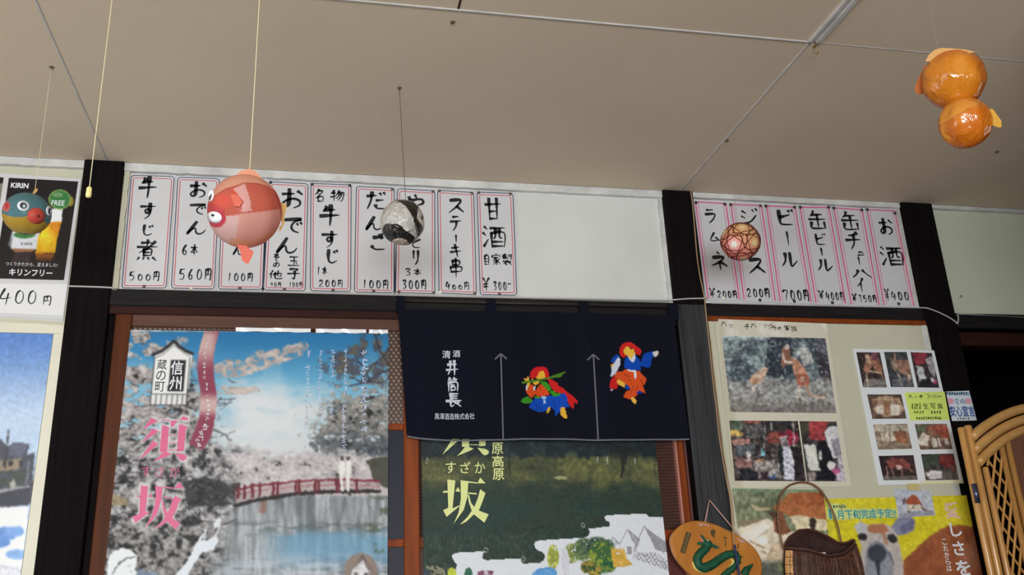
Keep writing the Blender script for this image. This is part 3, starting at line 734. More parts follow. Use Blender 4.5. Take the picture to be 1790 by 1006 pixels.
# --- blossom poster on the left sliding door
def blossom_paint(p):
    x, y = p.x, p.y
    t = sst(572, 700, y)[:, None]; p.c = np.array((36, 116, 172.))*(1-t)+np.array((112, 178, 210.))*t
    t = sst(690, 790, y)[:, None]; p.c = p.c*(1-t)+np.array((182, 205, 215.))*t
    n1 = p.noise(46, 22, seed=2); n2 = p.noise(11, 8, seed=5); n3 = p.noise(5, 3.5, seed=8); n4 = p.noise(70, 40, seed=11)
    haze = np.clip(sst(300, 430, x)*sst(655+40*0, 735, y+30*(n1-.5)*2-60*sst(430, 600, x)*sst(640, 500, x)*0), 0, 1)*sst(900, 780, y)
    p.mix(haze*.85*np.clip(.5+n1*.7, 0, 1), (205, 206, 206))
    p.ell(455, 735, 105, 60, (222, 224, 226), .8, 0, .45, np.clip(.4+n1, 0, 1))
    p.mix(sst(.55, .8, n4)*sst(600, 680, y)*sst(720, 650, y)*.35, (190, 214, 224))
    # blossoms: mottled greys with gaps of sky
    n5 = p.noise(17, 13, seed=15); n6 = p.noise(2.6, 3.6, seed=18)
    def blossom(mask, light=(205, 203, 203), dark=(92, 86, 88), dcut=.42):
        tone = np.clip((n2*.42+n3*.45+n6*.3+n5*.25-.22)*1.25-.06, 0, 1)[:, None]
        c = np.array(dark, float)*(1-tone)+np.array(light, float)*tone
        dk = sst(dcut, dcut-.2, n2*.55+n5*.45+.2*(n6-.5))[:, None]; c = c*(1-.62*dk)
        p.c = p.c*(1-mask[:, None])+c*mask[:, None]
    left = sst(350, 318, x+50*(n1-.5)+18*(n3-.5)-.18*(y-600))
    gaps = sst(.40, .52, n1*.6+n2*.4+.25*sst(640, 720, y))
    blossom(left*np.clip(gaps, 0, 1), (206, 202, 200), (84, 77, 78))
    p.mix(left*sst(590, 576, y+10*n2)*.5, (120, 108, 108))
    low = sst(752, 790, y+44*(n1-.5)+26*(n2-.5)-.22*(x-330)*(x > 330)+8*(n3-.5))*sst(470, 400, x-.3*(y-800)*0+30*(n1-.5))
    blossom(low, (198, 197, 197), (56, 54, 56), .5)
    # branch of blossom across the sky, smaller ones
    for pts in ([(372, 640), (398, 628), (428, 630), (452, 612), (478, 612), (505, 604), (532, 598), (541, 604), (528, 622), (482, 640), (450, 650), (420, 660), (378, 660)],
                [(375, 672), (405, 676), (448, 676), (458, 684), (430, 690), (380, 690)]):
        ins = p.poly(pts); m = ins*sst(.30, .46, n3*.5+n2*.5)
        tone = n2[:, None]; c = np.array((150, 132, 124.))*(1-tone)+np.array((226, 204, 194.))*tone; p.c = p.c*(1-m[:, None]*.9)+c*m[:, None]*.9
    # tall tree at the right
    fe = lambda cx, cy, rx, ry: sst(-.1, .25, 1-np.sqrt(((x-cx)/rx)**2+((y-cy)/ry)**2)+.6*(n2-.5)+.5*(n3-.5)); tr = np.maximum(fe(668, 620, 48, 62), fe(612, 632, 42, 30)); tr = np.maximum(tr, fe(580, 650, 34, 26)*.7)
    p.mix(tr*sst(.36, .56, p.noise(13, seed=21))*.85, (76, 70, 78)); p.mix(tr*sst(.62, .72, p.noise(16, seed=25))*.5, (120, 104, 70))
    for b in ([(690, 600), (668, 625), (650, 640), (630, 668), (612, 660)], [(692, 640), (660, 655), (640, 668), (610, 676)], [(655, 585), (664, 612), (680, 640)], [(692, 655), (668, 670), (640, 668)], [(620, 622), (640, 650), (648, 668)]):
        p.line(b, 2.6, (52, 48, 56), .9)
    def feather(cx, cy, rx, ry): return sst(-.16, .20, 1-np.sqrt(((x-cx)/rx)**2+((y-cy)/ry)**2)+.55*(n2-.5)+.6*(n3-.5))
    cr = np.maximum(feather(646, 742, 88, 58), feather(668, 775, 70, 42)); cr = np.maximum(cr, feather(590, 770, 44, 30))
    blossom(cr*sst(.16, .36, n2*.6+n1*.4), (176, 170, 160), (62, 66, 74)); p.mix(cr*sst(742, 790, y)*.8*sst(.3, .6, n2*.5+n6*.5), (56, 70, 84))
    for i in range(46):
        rr_ = random.Random(i); bx, by = rr_.uniform(575, 690), rr_.uniform(700, 800); p.line([(bx, by), (bx-rr_.uniform(8, 22), by+rr_.uniform(-2, 8))], 1.1, (52, 58, 68), .55)
    # far bank of blossom trees, bridge and water
    bank = sst(790, 806, y+20*(n2-.5)+14*(n1-.5))*sst(380, 430, x); blossom(bank, (214, 208, 208), (150, 142, 146), .3)
    dk = p.poly([(640, 806), (660, 800), (692, 796), (692, 860), (655, 846)]); p.mix(dk*.85, (54, 56, 44))
    p.poly([(318, 842), (360, 834), (400, 846), (418, 856), (420, 882), (380, 884), (330, 888)], (40, 42, 44), .85, sst(.3, .5, n2))
    p.poly([(405, 846), (420, 844), (424, 900), (410, 902)], (46, 42, 40), .85)
    water = sst(864, 872, y-.10*(520-x)*(x < 520)*.35)*sst(395, 425, x+.35*(y-880)); wn = p.noise(30, 6, seed=31); wl = p.noise(8, 60, seed=35)
    wc = np.array((104, 110, 114.))*(1-wl[:, None])+np.array((184, 188, 192.))*wl[:, None]
    p.c = p.c*(1-water[:, None])+wc*water[:, None]
    p.mix(water*sst(.5, .7, wn)*sst(905, 925, y)*sst(950, 915, y)*.7, (80, 86, 84))
    p.mix(water*sst(922, 945, y+14*(wn-.5))*sst(1010, 965, y)*sst(440, 520, x)*.75, (104, 156, 188))
    p.mix(water*sst(955, 1000, y)*.6*sst(.35, .6, wn), (196, 206, 216))
    p.mix(water*sst(.6, .75, p.noise(22, 14, seed=41))*sst(620, 660, x)*.7, (74, 84, 62))
    p.poly([(455, 876), (466, 876), (464, 898), (453, 898)], (150, 84, 60), .5)
    top = [(412, 858), (440, 851), (480, 846), (520, 842), (560, 840), (610, 839), (664, 842)]
    bot = [(664, 860), (610, 860), (560, 861), (520, 864), (480, 870), (440, 877), (412, 884)]
    p.poly(top+bot, (176, 160, 160), .75)
    p.line(top, 3.6, (124, 38, 52)); p.line([(a, b+9) for a, b in top], 1.6, (150, 60, 70), .7)
    p.line(bot, 6.5, (36, 32, 32))
    for xx in (416, 428, 441, 454, 478, 485, 517, 523, 551, 557, 588, 593, 624):
        yy = 851-11*math.sin(min(1, max(0, (xx-412)/170))*1.45); p.line([(xx, yy), (xx, yy+21)], 4.2, (100, 30, 42))
    for xx in (598, 609): p.ell(xx, 818, 5.2, 15, (232, 230, 226)); p.line([(xx-1, 832), (xx-1, 857)], 6, (226, 224, 220)); p.ell(xx, 802, 3, 4, (80, 70, 66))
    sh = sst(880, 960, y)*sst(430, 330, x+40*(n1-.5)-.0*(y-900)); blossom(sh, (176, 174, 172), (66, 63, 64), .5)
    p.mix(sst(590, 640, -p.x+900)*0, (0, 0, 0))
    p.poly([(196, 862), (222, 872), (226, 886), (196, 884)], (150, 130, 84), .6)
    for i in range(70):
        rr_ = random.Random(100+i); bx, by = rr_.uniform(175, 400), rr_.uniform(640, 960); L_ = rr_.uniform(8, 34); a_ = rr_.uniform(-.7, .5)
        p.line([(bx, by), (bx+L_*math.cos(a_)*.5, by+L_*math.sin(a_)*.5+rr_.uniform(-3, 3)), (bx+L_*math.cos(a_), by+L_*math.sin(a_))], rr_.uniform(1.0, 3.2), (46, 43, 46), .6)
    # drawn figures: one with a hat and a raised arm, one with long hair
    p.poly([(300, 1012), (322, 990), (338, 962), (343, 950), (349, 938), (358, 932), (352, 945), (366, 944), (378, 938), (383, 946), (372, 962), (352, 968), (340, 986), (326, 1012)], (222, 228, 236))
    p.ell(380, 916, 5, 10, (222, 226, 230), 1, .5); p.line([(356, 946), (361, 926)], 3, (224, 228, 234)); p.line([(374, 944), (381, 928), (384, 912)], 5, (218, 222, 228), .8)
    p.poly([(186, 1010), (188, 980), (196, 966), (214, 959), (228, 962), (239, 972), (240, 985), (236, 990), (239, 1010)], (230, 234, 236))
    p.line([(196, 1004), (208, 986), (222, 976), (236, 974)], 2.2, (80, 82, 90)); p.line([(222, 992), (230, 988)], 1.4, (130, 132, 140)); p.line([(226, 1000), (234, 1002)], 1.2, (150, 150, 156))
    p.poly([(240, 996), (262, 1000), (300, 1012), (240, 1020)], (130, 150, 176), .8)
    p.ell(631, 998, 29, 30, (140, 124, 116)); p.poly([(612, 1020), (614, 1000), (634, 980), (645, 1000), (648, 1020)], (232, 232, 236))
    for k in range(9): p.line([(634, 972), (606+7*k, 1012)], 1.0, (92, 80, 76), .5 if 2 < k < 6 else .8)
    p.ell(622, 1004, 4, 2, (60, 54, 56)); p.ell(640, 1004, 4, 2, (60, 54, 56))
    # the drawn storehouse emblem and the ribbon banner
    p.x, p.y = p.x0, p.y0; x, y = p.x, p.y
    rib_l = [(165, 40), (125, 170), (110, 300), (115, 400), (135, 520), (125, 680), (100, 770), (45, 905)]; rib_r = [(280, 40), (240, 200), (235, 350), (250, 480), (260, 560), (245, 690), (215, 840), (150, 950)]
    f = lambda L: [(320+a/4.375, 570+b/4.375) for a, b in L]
    sl, sr = spline(f(rib_l), 5), spline(f(rib_r), 5)
    ins = p.poly([tuple(v) for v in sl]+[tuple(v) for v in sr[::-1]])
    ty = (y-575)/215; pale = np.clip(sst(.0, .06, ty)*sst(.36, .14, ty)+sst(.50, .60, ty)*sst(.74, .64, ty), 0, 1)
    fx = sst(392, 366, x+.0*y)
    rc = np.array((140, 62, 84.))*(1-(pale*np.where(ty < .4, fx, 1))[:, None]*.85)+np.array((212, 188, 178.))*(pale*np.where(ty < .4, fx, 1))[:, None]*.85
    p.c = np.where(ins[:, None], rc, p.c)
    e = lambda L: [(180+a/4.193, 540+b/4.193) for a, b in L]
    p.poly(e([(345, 705), (378, 350), (420, 310), (520, 235), (600, 300), (655, 325), (612, 705)]), (232, 232, 230))
    p.line(e([(366, 338), (430, 312), (480, 275), (520, 238), (560, 278), (610, 312), (656, 330)]), 5.2, (44, 42, 46)); p.line(e([(380, 362), (440, 335), (520, 268), (600, 330), (640, 350)]), 1.2, (90, 90, 94))
    p.poly(e([(497, 376), (610, 376), (592, 606), (474, 606)]), (40, 40, 44))
    for L in ([(380, 360), (345, 705)], [(636, 360), (610, 705)], [(355, 628), (615, 628)], [(345, 706), (612, 706)]): p.line(e(L), 1.3, (46, 44, 48))
    for k in range(7): p.line(e([(352+k*39, 630), (345+k*39, 704)]), 1.5, (60, 60, 64))
    for k in range(3): p.line(e([(352, 648+k*19), (613, 648+k*19)]), .7, (140, 140, 142), .8)
    halo = np.zeros(len(x))
    for pl in KANJI_SU+KANJI_ZAKA:
        cx = sum(a for a, b in pl)/len(pl); cy = sum(b for a, b in pl)/len(pl)
        halo = np.maximum(halo, p.poly([(cx+(a-cx)*1.12+(2.4 if a > cx else -2.4), cy+(b-cy)*1.08+(2.4 if b > cy else -2.4)) for a, b in pl]))
    p.mix(halo*.7, (222, 212, 216))
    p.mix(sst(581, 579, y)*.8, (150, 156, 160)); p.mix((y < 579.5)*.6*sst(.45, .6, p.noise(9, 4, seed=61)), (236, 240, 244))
bq = [(228, 577), (679.5, 584.5), (676.0, 1225), (158.5, 1225)]
bp_t = thing('blossom_poster', W(450, 1225, YPO), 'large cherry blossom poster with a red bridge and pink characters, on the left sliding door', 'poster')
painted('print', bq, YPO, 1.6, blossom_paint, M_PRINT, bp_t, warp=1.2, blur=1, gain=1.0)
mb = MB(); polyprint(mb, KANJI_SU+KANJI_ZAKA, YPO-.0004); mb.sheet('lettering', M_ROSE, bp_t)
mb = MB(); setcolumn(mb, '信州', 310.5, 630, 684, 21, YPO-.0004, .012, lean=-.09); mb.sheet('lettering', M_WHITEINK, bp_t)
mb = MB(); setcolumn(mb, '蔵の町', 284, 628, 686, 17, YPO-.0004, .004, lean=-.09); mb.sheet('lettering', M_BLACKINK, bp_t)
mb = MB()
for i, ch in enumerate('すざか'): settext(mb, ch, (247+i*25, 816, 264+i*25, 834), YPO-.0004, -.004)
mb.sheet('lettering', M_ROSE, bp_t)
mb = MB()
for i, (cx, ya, yb, w) in enumerate(((540, 612, 624, 7), (538, 637, 697, 7), (536, 698, 735, 4), (560.5, 611, 665, 6), (559, 666, 716, 6), (582, 611, 660, 7.5), (579.5, 682, 732, 5.5), (604, 611, 690, 7), (601.5, 705, 785, 8), (637, 611, 757, 11.5))):
    scribble(mb, cx, ya, yb, w, YPO-.0004, 40+i)
mb.sheet('lettering', M_PALEBLUE, bp_t)
mb = MB()
rc = [(362, 604), (358, 622), (357, 640), (357, 656), (361, 676), (363, 696), (365, 714), (363, 728), (359, 744), (352, 762), (347, 775)]
for i, (a, b) in enumerate(rc): scribble(mb, a, b-8, b+8, 5.5 if i < 8 else 9, YPO-.0004, 90+i)
mb.sheet('lettering', M_WHITEINK, bp_t)
# strips coloured white for the highlight on the clear film along the poster's top
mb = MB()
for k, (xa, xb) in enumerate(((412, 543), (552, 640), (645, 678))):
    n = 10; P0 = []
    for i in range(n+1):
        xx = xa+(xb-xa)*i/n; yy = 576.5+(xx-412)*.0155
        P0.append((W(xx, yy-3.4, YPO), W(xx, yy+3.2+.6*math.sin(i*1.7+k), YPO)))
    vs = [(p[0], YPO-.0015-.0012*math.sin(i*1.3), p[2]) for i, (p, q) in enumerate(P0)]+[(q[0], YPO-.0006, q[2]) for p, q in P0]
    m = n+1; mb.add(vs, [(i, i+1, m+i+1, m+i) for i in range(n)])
mb.sheet('film_highlight', mat('white_highlight_film', (246, 248, 252), .1, .6, coat=.8), bp_t)

# --- meadow poster on the right sliding door
WH = [(784, 1030), (797, 996), (799, 987), (794, 982), (790, 975), (792, 969.5), (800, 967), (847, 964.7), (845, 968), (842.5, 974.6), (845, 979), (851, 980), (908, 977), (910, 979), (910.5, 983), (914, 986), (922, 986), (944, 984.5), (950, 981), (952, 977), (951.5, 970), (948, 966), (940, 962.5), (936, 959), (934, 953.5), (936, 948.5), (942, 945.5), (1020, 941), (1028, 938), (1031.5, 932), (1030, 928), (1026, 925.8), (1064, 921), (1067, 917), (1065.5, 913.5), (1060, 911), (1057, 907), (1057, 904), (1061, 901.5), (1127, 898.6), (1131, 900.5), (1135, 904), (1150, 905), (1170, 905), (1195, 1230), (740, 1230)]
def meadow_paint(p):
    x, y = p.x, p.y; n1 = p.noise(60, 12, seed=3); n2 = p.noise(7, 9, seed=7); n3 = p.noise(26, 20, seed=12); n4 = p.noise(3.2, 8, seed=15)
    p.c[:] = (34, 43, 46); p.mix(sst(.45, .75, n3)*.7, (50, 62, 62)); p.mix(sst(.6, .8, n2)*.35, (70, 82, 82))
    band = sst(794, 808, y+8*(n2-.5)+5*(n3-.5))
    gc = np.array((78, 84, 54.))*(1-n1[:, None])+np.array((112, 112, 70.))*n1[:, None]; p.c = p.c*(1-band[:, None])+gc*band[:, None]
    p.mix(band*sst(930, 1010, x)*sst(1160, 1100, x)*sst(832, 820, y)*.3, (150, 146, 84))
    p.mix(band*sst(.5, .72, n3)*.55, (66, 74, 54)); p.mix(band*sst(832, 866, y+16*(n3-.5))*.92, (44, 60, 54)); p.mix(band*sst(.5, .7, n4)*.22, (44, 52, 44))
    p.mix(sst(860, 890, y)*sst(.42, .62, n3)*.5, (38, 66, 60)); p.mix(sst(900, 930, y)*sst(.5, .75, n2)*.5, (34, 46, 38)); p.mix(sst(925, 945, y)*sst(.62, .78, n4)*.3, (104, 112, 88))
    p.ell(980, 836, 11, 3.5, (186, 184, 132), .8, 0, .3)
    for xx in (1045, 1061, 1110, 746): p.line([(xx, 800), (xx, 811)], 1.6, (200, 200, 190), .8)
    p.poly([(1083, 796), (1098, 796), (1092, 818), (1090, 836), (1084, 836), (1087, 815)], (36, 40, 36), .85); p.ell(1090, 790, 22, 12, (34, 40, 40), .8, 0, .4)
    p.line([(1143, 800), (1145, 830)], 2.0, (50, 52, 44), .7); p.line([(889, 800), (891, 832)], 3.2, (48, 52, 44), .7); p.ell(928, 818, 9, 4, (52, 56, 40), .7, 0, .3)
    p.x, p.y = p.x0, p.y0; x, y = p.x, p.y
    p.poly(WH, (226, 230, 236))
    for cx, cy in ((849.5, 962), (914.5, 978), (1019, 919)):
        m = p.ell(cx, cy, 3.6, 4.6); m2 = p.ell(cx, cy, 2.2, 3.0); p.mix(np.clip(m-m2, 0, 1)*.7, (190, 194, 196))
    # drawn plants and houses on the white cloud
    g2 = p.noise(5, seed=33)
    def bush(cx, cy, rx, ry, c1, c2): m = p.ell(cx+3*0, cy, rx, ry, None, 1, 0, .12); m = m*sst(.12, .3, g2+.1); p.mix(m, c1); p.mix(m*sst(.5, .62, p.noise(6, seed=int(cx))), c2)
    bush(967, 975, 10, 21, (150, 160, 70), (196, 200, 96)); bush(1000, 968, 14, 17, (150, 160, 84), (110, 130, 74)); bush(1022, 962, 20, 20, (108, 130, 84), (70, 92, 66))
    bush(1045, 958, 29, 18, (84, 110, 84), (52, 76, 66)); bush(1052, 975, 24, 28, (62, 102, 56), (140, 156, 60)); bush(1066, 985, 12, 16, (40, 92, 56), (120, 140, 60)); bush(1027, 992, 12, 11, (150, 130, 54), (60, 90, 50)); bush(1040, 1000, 12, 9, (60, 84, 48), (170, 150, 60))
    p.poly([(1068, 960), (1092, 960), (1094, 976), (1106, 988), (1090, 992), (1072, 992)], (216, 170, 66), .95, sst(.15, .35, g2+.15))
    p.poly([(982, 958), (990, 957), (996, 980), (994, 1006), (986, 1006), (980, 980)], (218, 218, 228), .95); p.line([(986, 960), (984, 985), (988, 1006)], .8, (170, 170, 190), .7)
    bl = p.poly([(930, 1003), (940, 995), (958, 992), (970, 994), (974, 1001), (972, 1012), (930, 1012)]); p.mix(bl*.95, (84, 152, 216)); p.mix(bl*sst(.5, .7, g2)*.4, (140, 190, 230))
    for pts in ([(1066, 952), (1072, 940), (1084, 952)], [(1082, 954), (1097, 926), (1118, 944), (1110, 964)], [(1108, 962), (1126, 920), (1140, 938), (1160, 968)]):
        p.line(pts, 1.3, (130, 126, 134), .9)
    p.poly([(1097, 927), (1118, 944), (1112, 958), (1102, 940)], (160, 158, 166), .9); p.poly([(1126, 921), (1166, 950), (1166, 966), (1146, 962)], (150, 148, 156), .9); p.poly([(1070, 942), (1082, 950), (1078, 954)], (170, 168, 176), .8)
    p.poly([(1096, 956), (1104, 956), (1104, 970), (1096, 970)], (150, 148, 156), .9)
    hs = p.poly([(1108, 968), (1146, 966), (1168, 982), (1170, 1000), (1150, 992), (1106, 976)])
    p.mix(hs*((np.abs(((x+y*.7) % 7)-3.5) < 1.1) | (np.abs(((x-y*.7) % 7)-3.5) < 1.1))*.75, (146, 144, 152))
    p.line([(1108, 964), (1160, 984), (1172, 1004)], 1.2, (150, 148, 156), .8); p.line([(1000, 985), (1032, 978)], 1.5, (214, 214, 222))
    p.poly([(738, 1004), (746, 990), (760, 988), (776, 996), (782, 1012), (738, 1014)], (150, 146, 120), .9, sst(.3, .5, g2)); p.ell(744, 1000, 9, 6, (52, 74, 84), .9)
    p.ell(790, 1004, 8, 11, (190, 204, 64)); p.ell(819, 1004, 7, 11, (52, 106, 84)); p.poly([(832, 1012), (836, 1000), (848, 997), (864, 998), (858, 1012)], (122, 58, 92), .9, sst(.25, .45, g2))
    p.mix(sst(1012, 1060, y)*sst(.35, .6, p.noise(50, 24, seed=55))*.7, (108, 160, 120))
mq = [(732.5, 600), (1128.5, 610), (1193.5, 1225), (744, 1225)]
YPM = YE-.0035
mq = [(733, 600), (1128, 612), (1193, 1225), (745, 1225)]
mp_t = thing('meadow_poster', W(960, 1225, YPM), 'dark green meadow poster with a white cloud-edged drawing, below the noren curtain', 'poster')
painted('print', mq, YPM, 1.7, meadow_paint, M_PRINT, mp_t, warp=.8, grain=.12, gain=.95)
# second copy of the two characters, traced for this poster
Z2 = [[(335,322),(392,330),(372,530),(440,498),(330,590),(305,542),(342,525)], [(392,408),(412,375),(428,410)], [(305,405),(340,402),(340,416),(305,418)],
      [(430,328),(485,335),(478,450),(452,540),(380,640),(415,560),(432,460)], [(485,335),(555,345),(555,352),(485,345)], [(550,350),(570,308),(608,350)],
      [(485,415),(545,420),(545,430),(485,425)], [(480,430),(490,432),(505,490),(528,520),(552,460),(570,392),(608,420),(575,510),(560,545),(630,572),(600,632),(525,572),(470,625),(425,645),(480,590),(510,545),(490,490)]]
Z2 = [[(700+a/4.089, 760+b/4.089) for a, b in p] for p in Z2]
mb = MB(); polyprint(mb, Z2, YPM-.0004)
polyprint(mb, KANJI_SU, YPM-.0004, dx=(811-281.5), dy=(803-812.5), s=.98, o=(281.5, 806), shear=.075); mb.sheet('lettering', M_LIME, mp_t)
mb = MB()
for i, ch in enumerate('すざか'): settext(mb, ch, (779+i*25.5, 808, 797+i*25.5, 828), YPM-.0004, .006)
setcolumn(mb, '原高原', 869, 773, 841, 20, YPM-.0004, .012, lean=.04)
mb.sheet('lettering', M_LIME, mp_t)

# --- framed townscape poster at the lower left
def town_paint(p):
    x, y = p.x, p.y; n = p.noise(9, seed=4); t = sst(578, 740, y)[:, None]
    p.c = np.array((88, 128, 192.))*(1-t)+np.array((178, 198, 222.))*t
    p.poly([(-60, 800), (0, 768), (14, 782), (24, 774), (52, 776), (48, 796), (60, 790), (56, 880), (-60, 884)], (78, 80, 92))
    p.poly([(14, 796), (22, 776), (50, 777), (40, 800)], (96, 100, 116)); p.poly([(-10, 806), (36, 802), (34, 822), (-10, 826)], (140, 128, 112)); p.poly([(0, 824), (50, 820), (46, 852), (0, 866)], (70, 76, 70), .9, sst(.3, .5, n))
    for xx in (6, 16, 34): p.poly([(xx, 806), (xx+6, 806), (xx+5, 816), (xx-1, 816)], (54, 52, 56))
    p.line([(15, 754), (9, 820)], 2.6, (60, 58, 62)); p.line([(50, 806), (46, 846)], 1.6, (160, 160, 170)); p.poly([(16, 846), (24, 838), (28, 850), (20, 856)], (190, 188, 180), .8)
    p.poly([(-60, 866), (55, 852), (50, 884), (-60, 892)], (64, 66, 76)); p.poly([(-60, 866), (50, 848), (54, 852), (-60, 872)], (150, 150, 156))
    p.poly([(-70, 889), (50, 886), (10, 1240), (-100, 1240)], (226, 228, 236))
    for cx, cy, rx, ry, c in ((8, 934, 24, 12, (108, 148, 206)), (26, 930, 16, 9, (120, 160, 214)), (-2, 948, 20, 10, (96, 136, 200)), (28, 970, 18, 9, (130, 168, 220)), (-14, 940, 20, 12, (104, 144, 204))): p.ell(cx, cy, rx, ry, c)
    for k in range(9): p.line([(-4+k*5, 988+k*.6), (-4+k*5, 1008)], 1.2, (150, 150, 160), .8)
    p.line([(-10, 986), (40, 1000)], 1.4, (150, 150, 160), .9)
YF = .012
tp = thing('townscape_poster', W(30, 1200, YF), 'poster of tiled houses under blue sky in a cream frame, below the beer poster', 'poster')
painted('print', [(-46, 581), (93, 584), (10, 1200), (-150, 1200)], YF, 2.0, town_paint, M_LAM, tp, warp=1, grain=.1, blur=1)
M_FRAME = mat('cream_frame', (228, 224, 204), .5, .35, var=.05, scale=6)
fr = [[(-52, 561), (112, 569), (111, 584), (-50, 580)], [(94, 584), (111, 584), (36, 1200), (11, 1200)]]
mb = MB(); q = [W(a, b, .004) for a, b in fr[0]]; mb.prism([(v[0], v[2]) for v in q], .003, .018); mb.build('frame_rail', M_FRAME, tp)
mb = MB(); q = [W(a, b, .004) for a, b in fr[1]]; mb.prism([(v[0], v[2]) for v in q], .004, .018); mb.build('frame_rail', M_FRAME, tp)

# --- beer poster sheet with a price, and the edge of its neighbour
def beer_paint(p):
    x, y = p.x, p.y; f = lambda L: [(a/2.959, 270+b/2.959) for a, b in L]; g = lambda L: [(a/8.386, 300+b/8.386) for a, b in L]
    p.c[:] = (24, 22, 26)
    p.mix(sst(445, 480, y)*sst(480, 452, y)*sst(95, 30, np.abs(x-50)+40)*.5, (80, 66, 62))
    p.poly(f([(60, 400), (205, 395), (190, 490), (55, 490)]), (206, 208, 214)); p.poly(f([(60, 488), (190, 490), (165, 505), (75, 505)]), (150, 104, 74))
    p.ell(43, 411, 19, 6, (60, 116, 60)); p.poly(f([(40, 470), (62, 400), (70, 400), (60, 490)]), (140, 144, 150), .6)
    lg = f([(258, 280), (325, 285), (318, 350), (300, 420), (283, 512), (183, 512), (200, 420), (245, 355)]); ins = p.poly(lg, (206, 132, 30))
    p.mix(ins*sst(396, 430, y), (228, 176, 30)); p.mix(ins*p.ell(79, 412, 11, 16, None, 1, 0, .5), (248, 206, 50)); p.mix(ins*(y < 388), (222, 224, 228)); p.mix(ins*sst(436, 444, y)*.5, (170, 100, 30))
    p.poly(f([(183, 514), (283, 514), (262, 565), (190, 565)]), (170, 96, 30), .8); p.mix(p.poly(f([(186, 516), (280, 516), (262, 568), (190, 568)]))*sst(445, 462, y), (30, 24, 24))
    p.poly(f([(75, 505), (165, 505), (150, 560), (60, 560)]), (96, 70, 72), .35)
    p.ell(122, 352, 7, 9, (140, 122, 40)); p.ell(104.5, 349, 19.5, 17.5, (140, 160, 84)); p.ell(104.5, 349, 17.5, 15.6, (52, 116, 62)); p.ell(101, 341, 9, 4, (150, 160, 120), .6)
YB = .0125
bt = thing('beer_poster', W(50, 560, YB), 'black beer poster with a price of 400 yen, behind the bird balloon', 'poster')
q = [(7, 303), (142, 313), (110.5, 559.5), (-38, 551)]
mb = board(MB(), q, YB+.0006, .0035); mb.build('laminate_sheet', M_PAPER, bt)
mb = board(MB(), [(-31, 530), (113, 541), (109.5, 563), (-34, 553)], YB+.0042, .0012); mb.build('laminate_sheet', M_PAPER, bt)
mb = board(MB(), [(-10, 496), (117.5, 497), (110, 552), (-25, 546)], YB+.0002, .0006); mb.build('price_paper', mat('price_paper', (228, 228, 228), .4, .4), bt)
painted('print', [(15.5, 311), (136.5, 317.5), (111.5, 490), (-10, 487)], YB-.0004, 1.2, beer_paint, M_LAM, bt, grain=.1, blur=1, base=(30, 28, 30))
mb = MB(); settext(mb, 'KIRIN', (19, 320, 50, 329), YB-.0008, .03); settext(mb, 'FREE', (90, 350.5, 113, 359.5), YB-.0008, .012)
settext(mb, 'キリンフリー', (16, 471, 92, 483), YB-.0008, .022); settext(mb, 'つくりかたから、変えました!', (10, 459, 101, 466), YB-.0008, 0)
mb.sheet('lettering', M_WHITEINK, bt)
mb = MB(); settext(mb, '0.00%', (36, 424, 57, 429), YB-.0008, .005); mb.sheet('lettering', M_BLACKINK, bt)
mb = MB(); brush(mb, '4', 10, 519, 24, 30, YB-.0006, 3.0); brush(mb, '0', 34, 519.5, 23, 27, YB-.0006, 2.6); brush(mb, '0', 56, 520, 22, 27, YB-.0006, 2.6); brush(mb, '円', 82, 526, 17, 17, YB-.0006, 2.4); mb.sheet('lettering', M_INK, bt)
def sliver_paint(p): p.c[:] = (26, 24, 28); p.poly([(-60, 322), (5, 322), (-5, 470), (-80, 470)], (150, 146, 130), .8)
st = thing('drink_poster', W(-60, 545, YB+.0002), 'dark drink poster edge showing left of the black beer poster', 'poster')
mb = board(MB(), [(-140, 296), (10, 303.5), (-36, 551), (-190, 540)], YB+.0012, .002); mb.build('laminate_sheet', M_PAPER, st)
painted('print', [(-120, 303), (6.5, 310.5), (-18, 487), (-150, 482)], YB+.0004, 2.5, sliver_paint, M_LAM, st, base=(30, 28, 30))

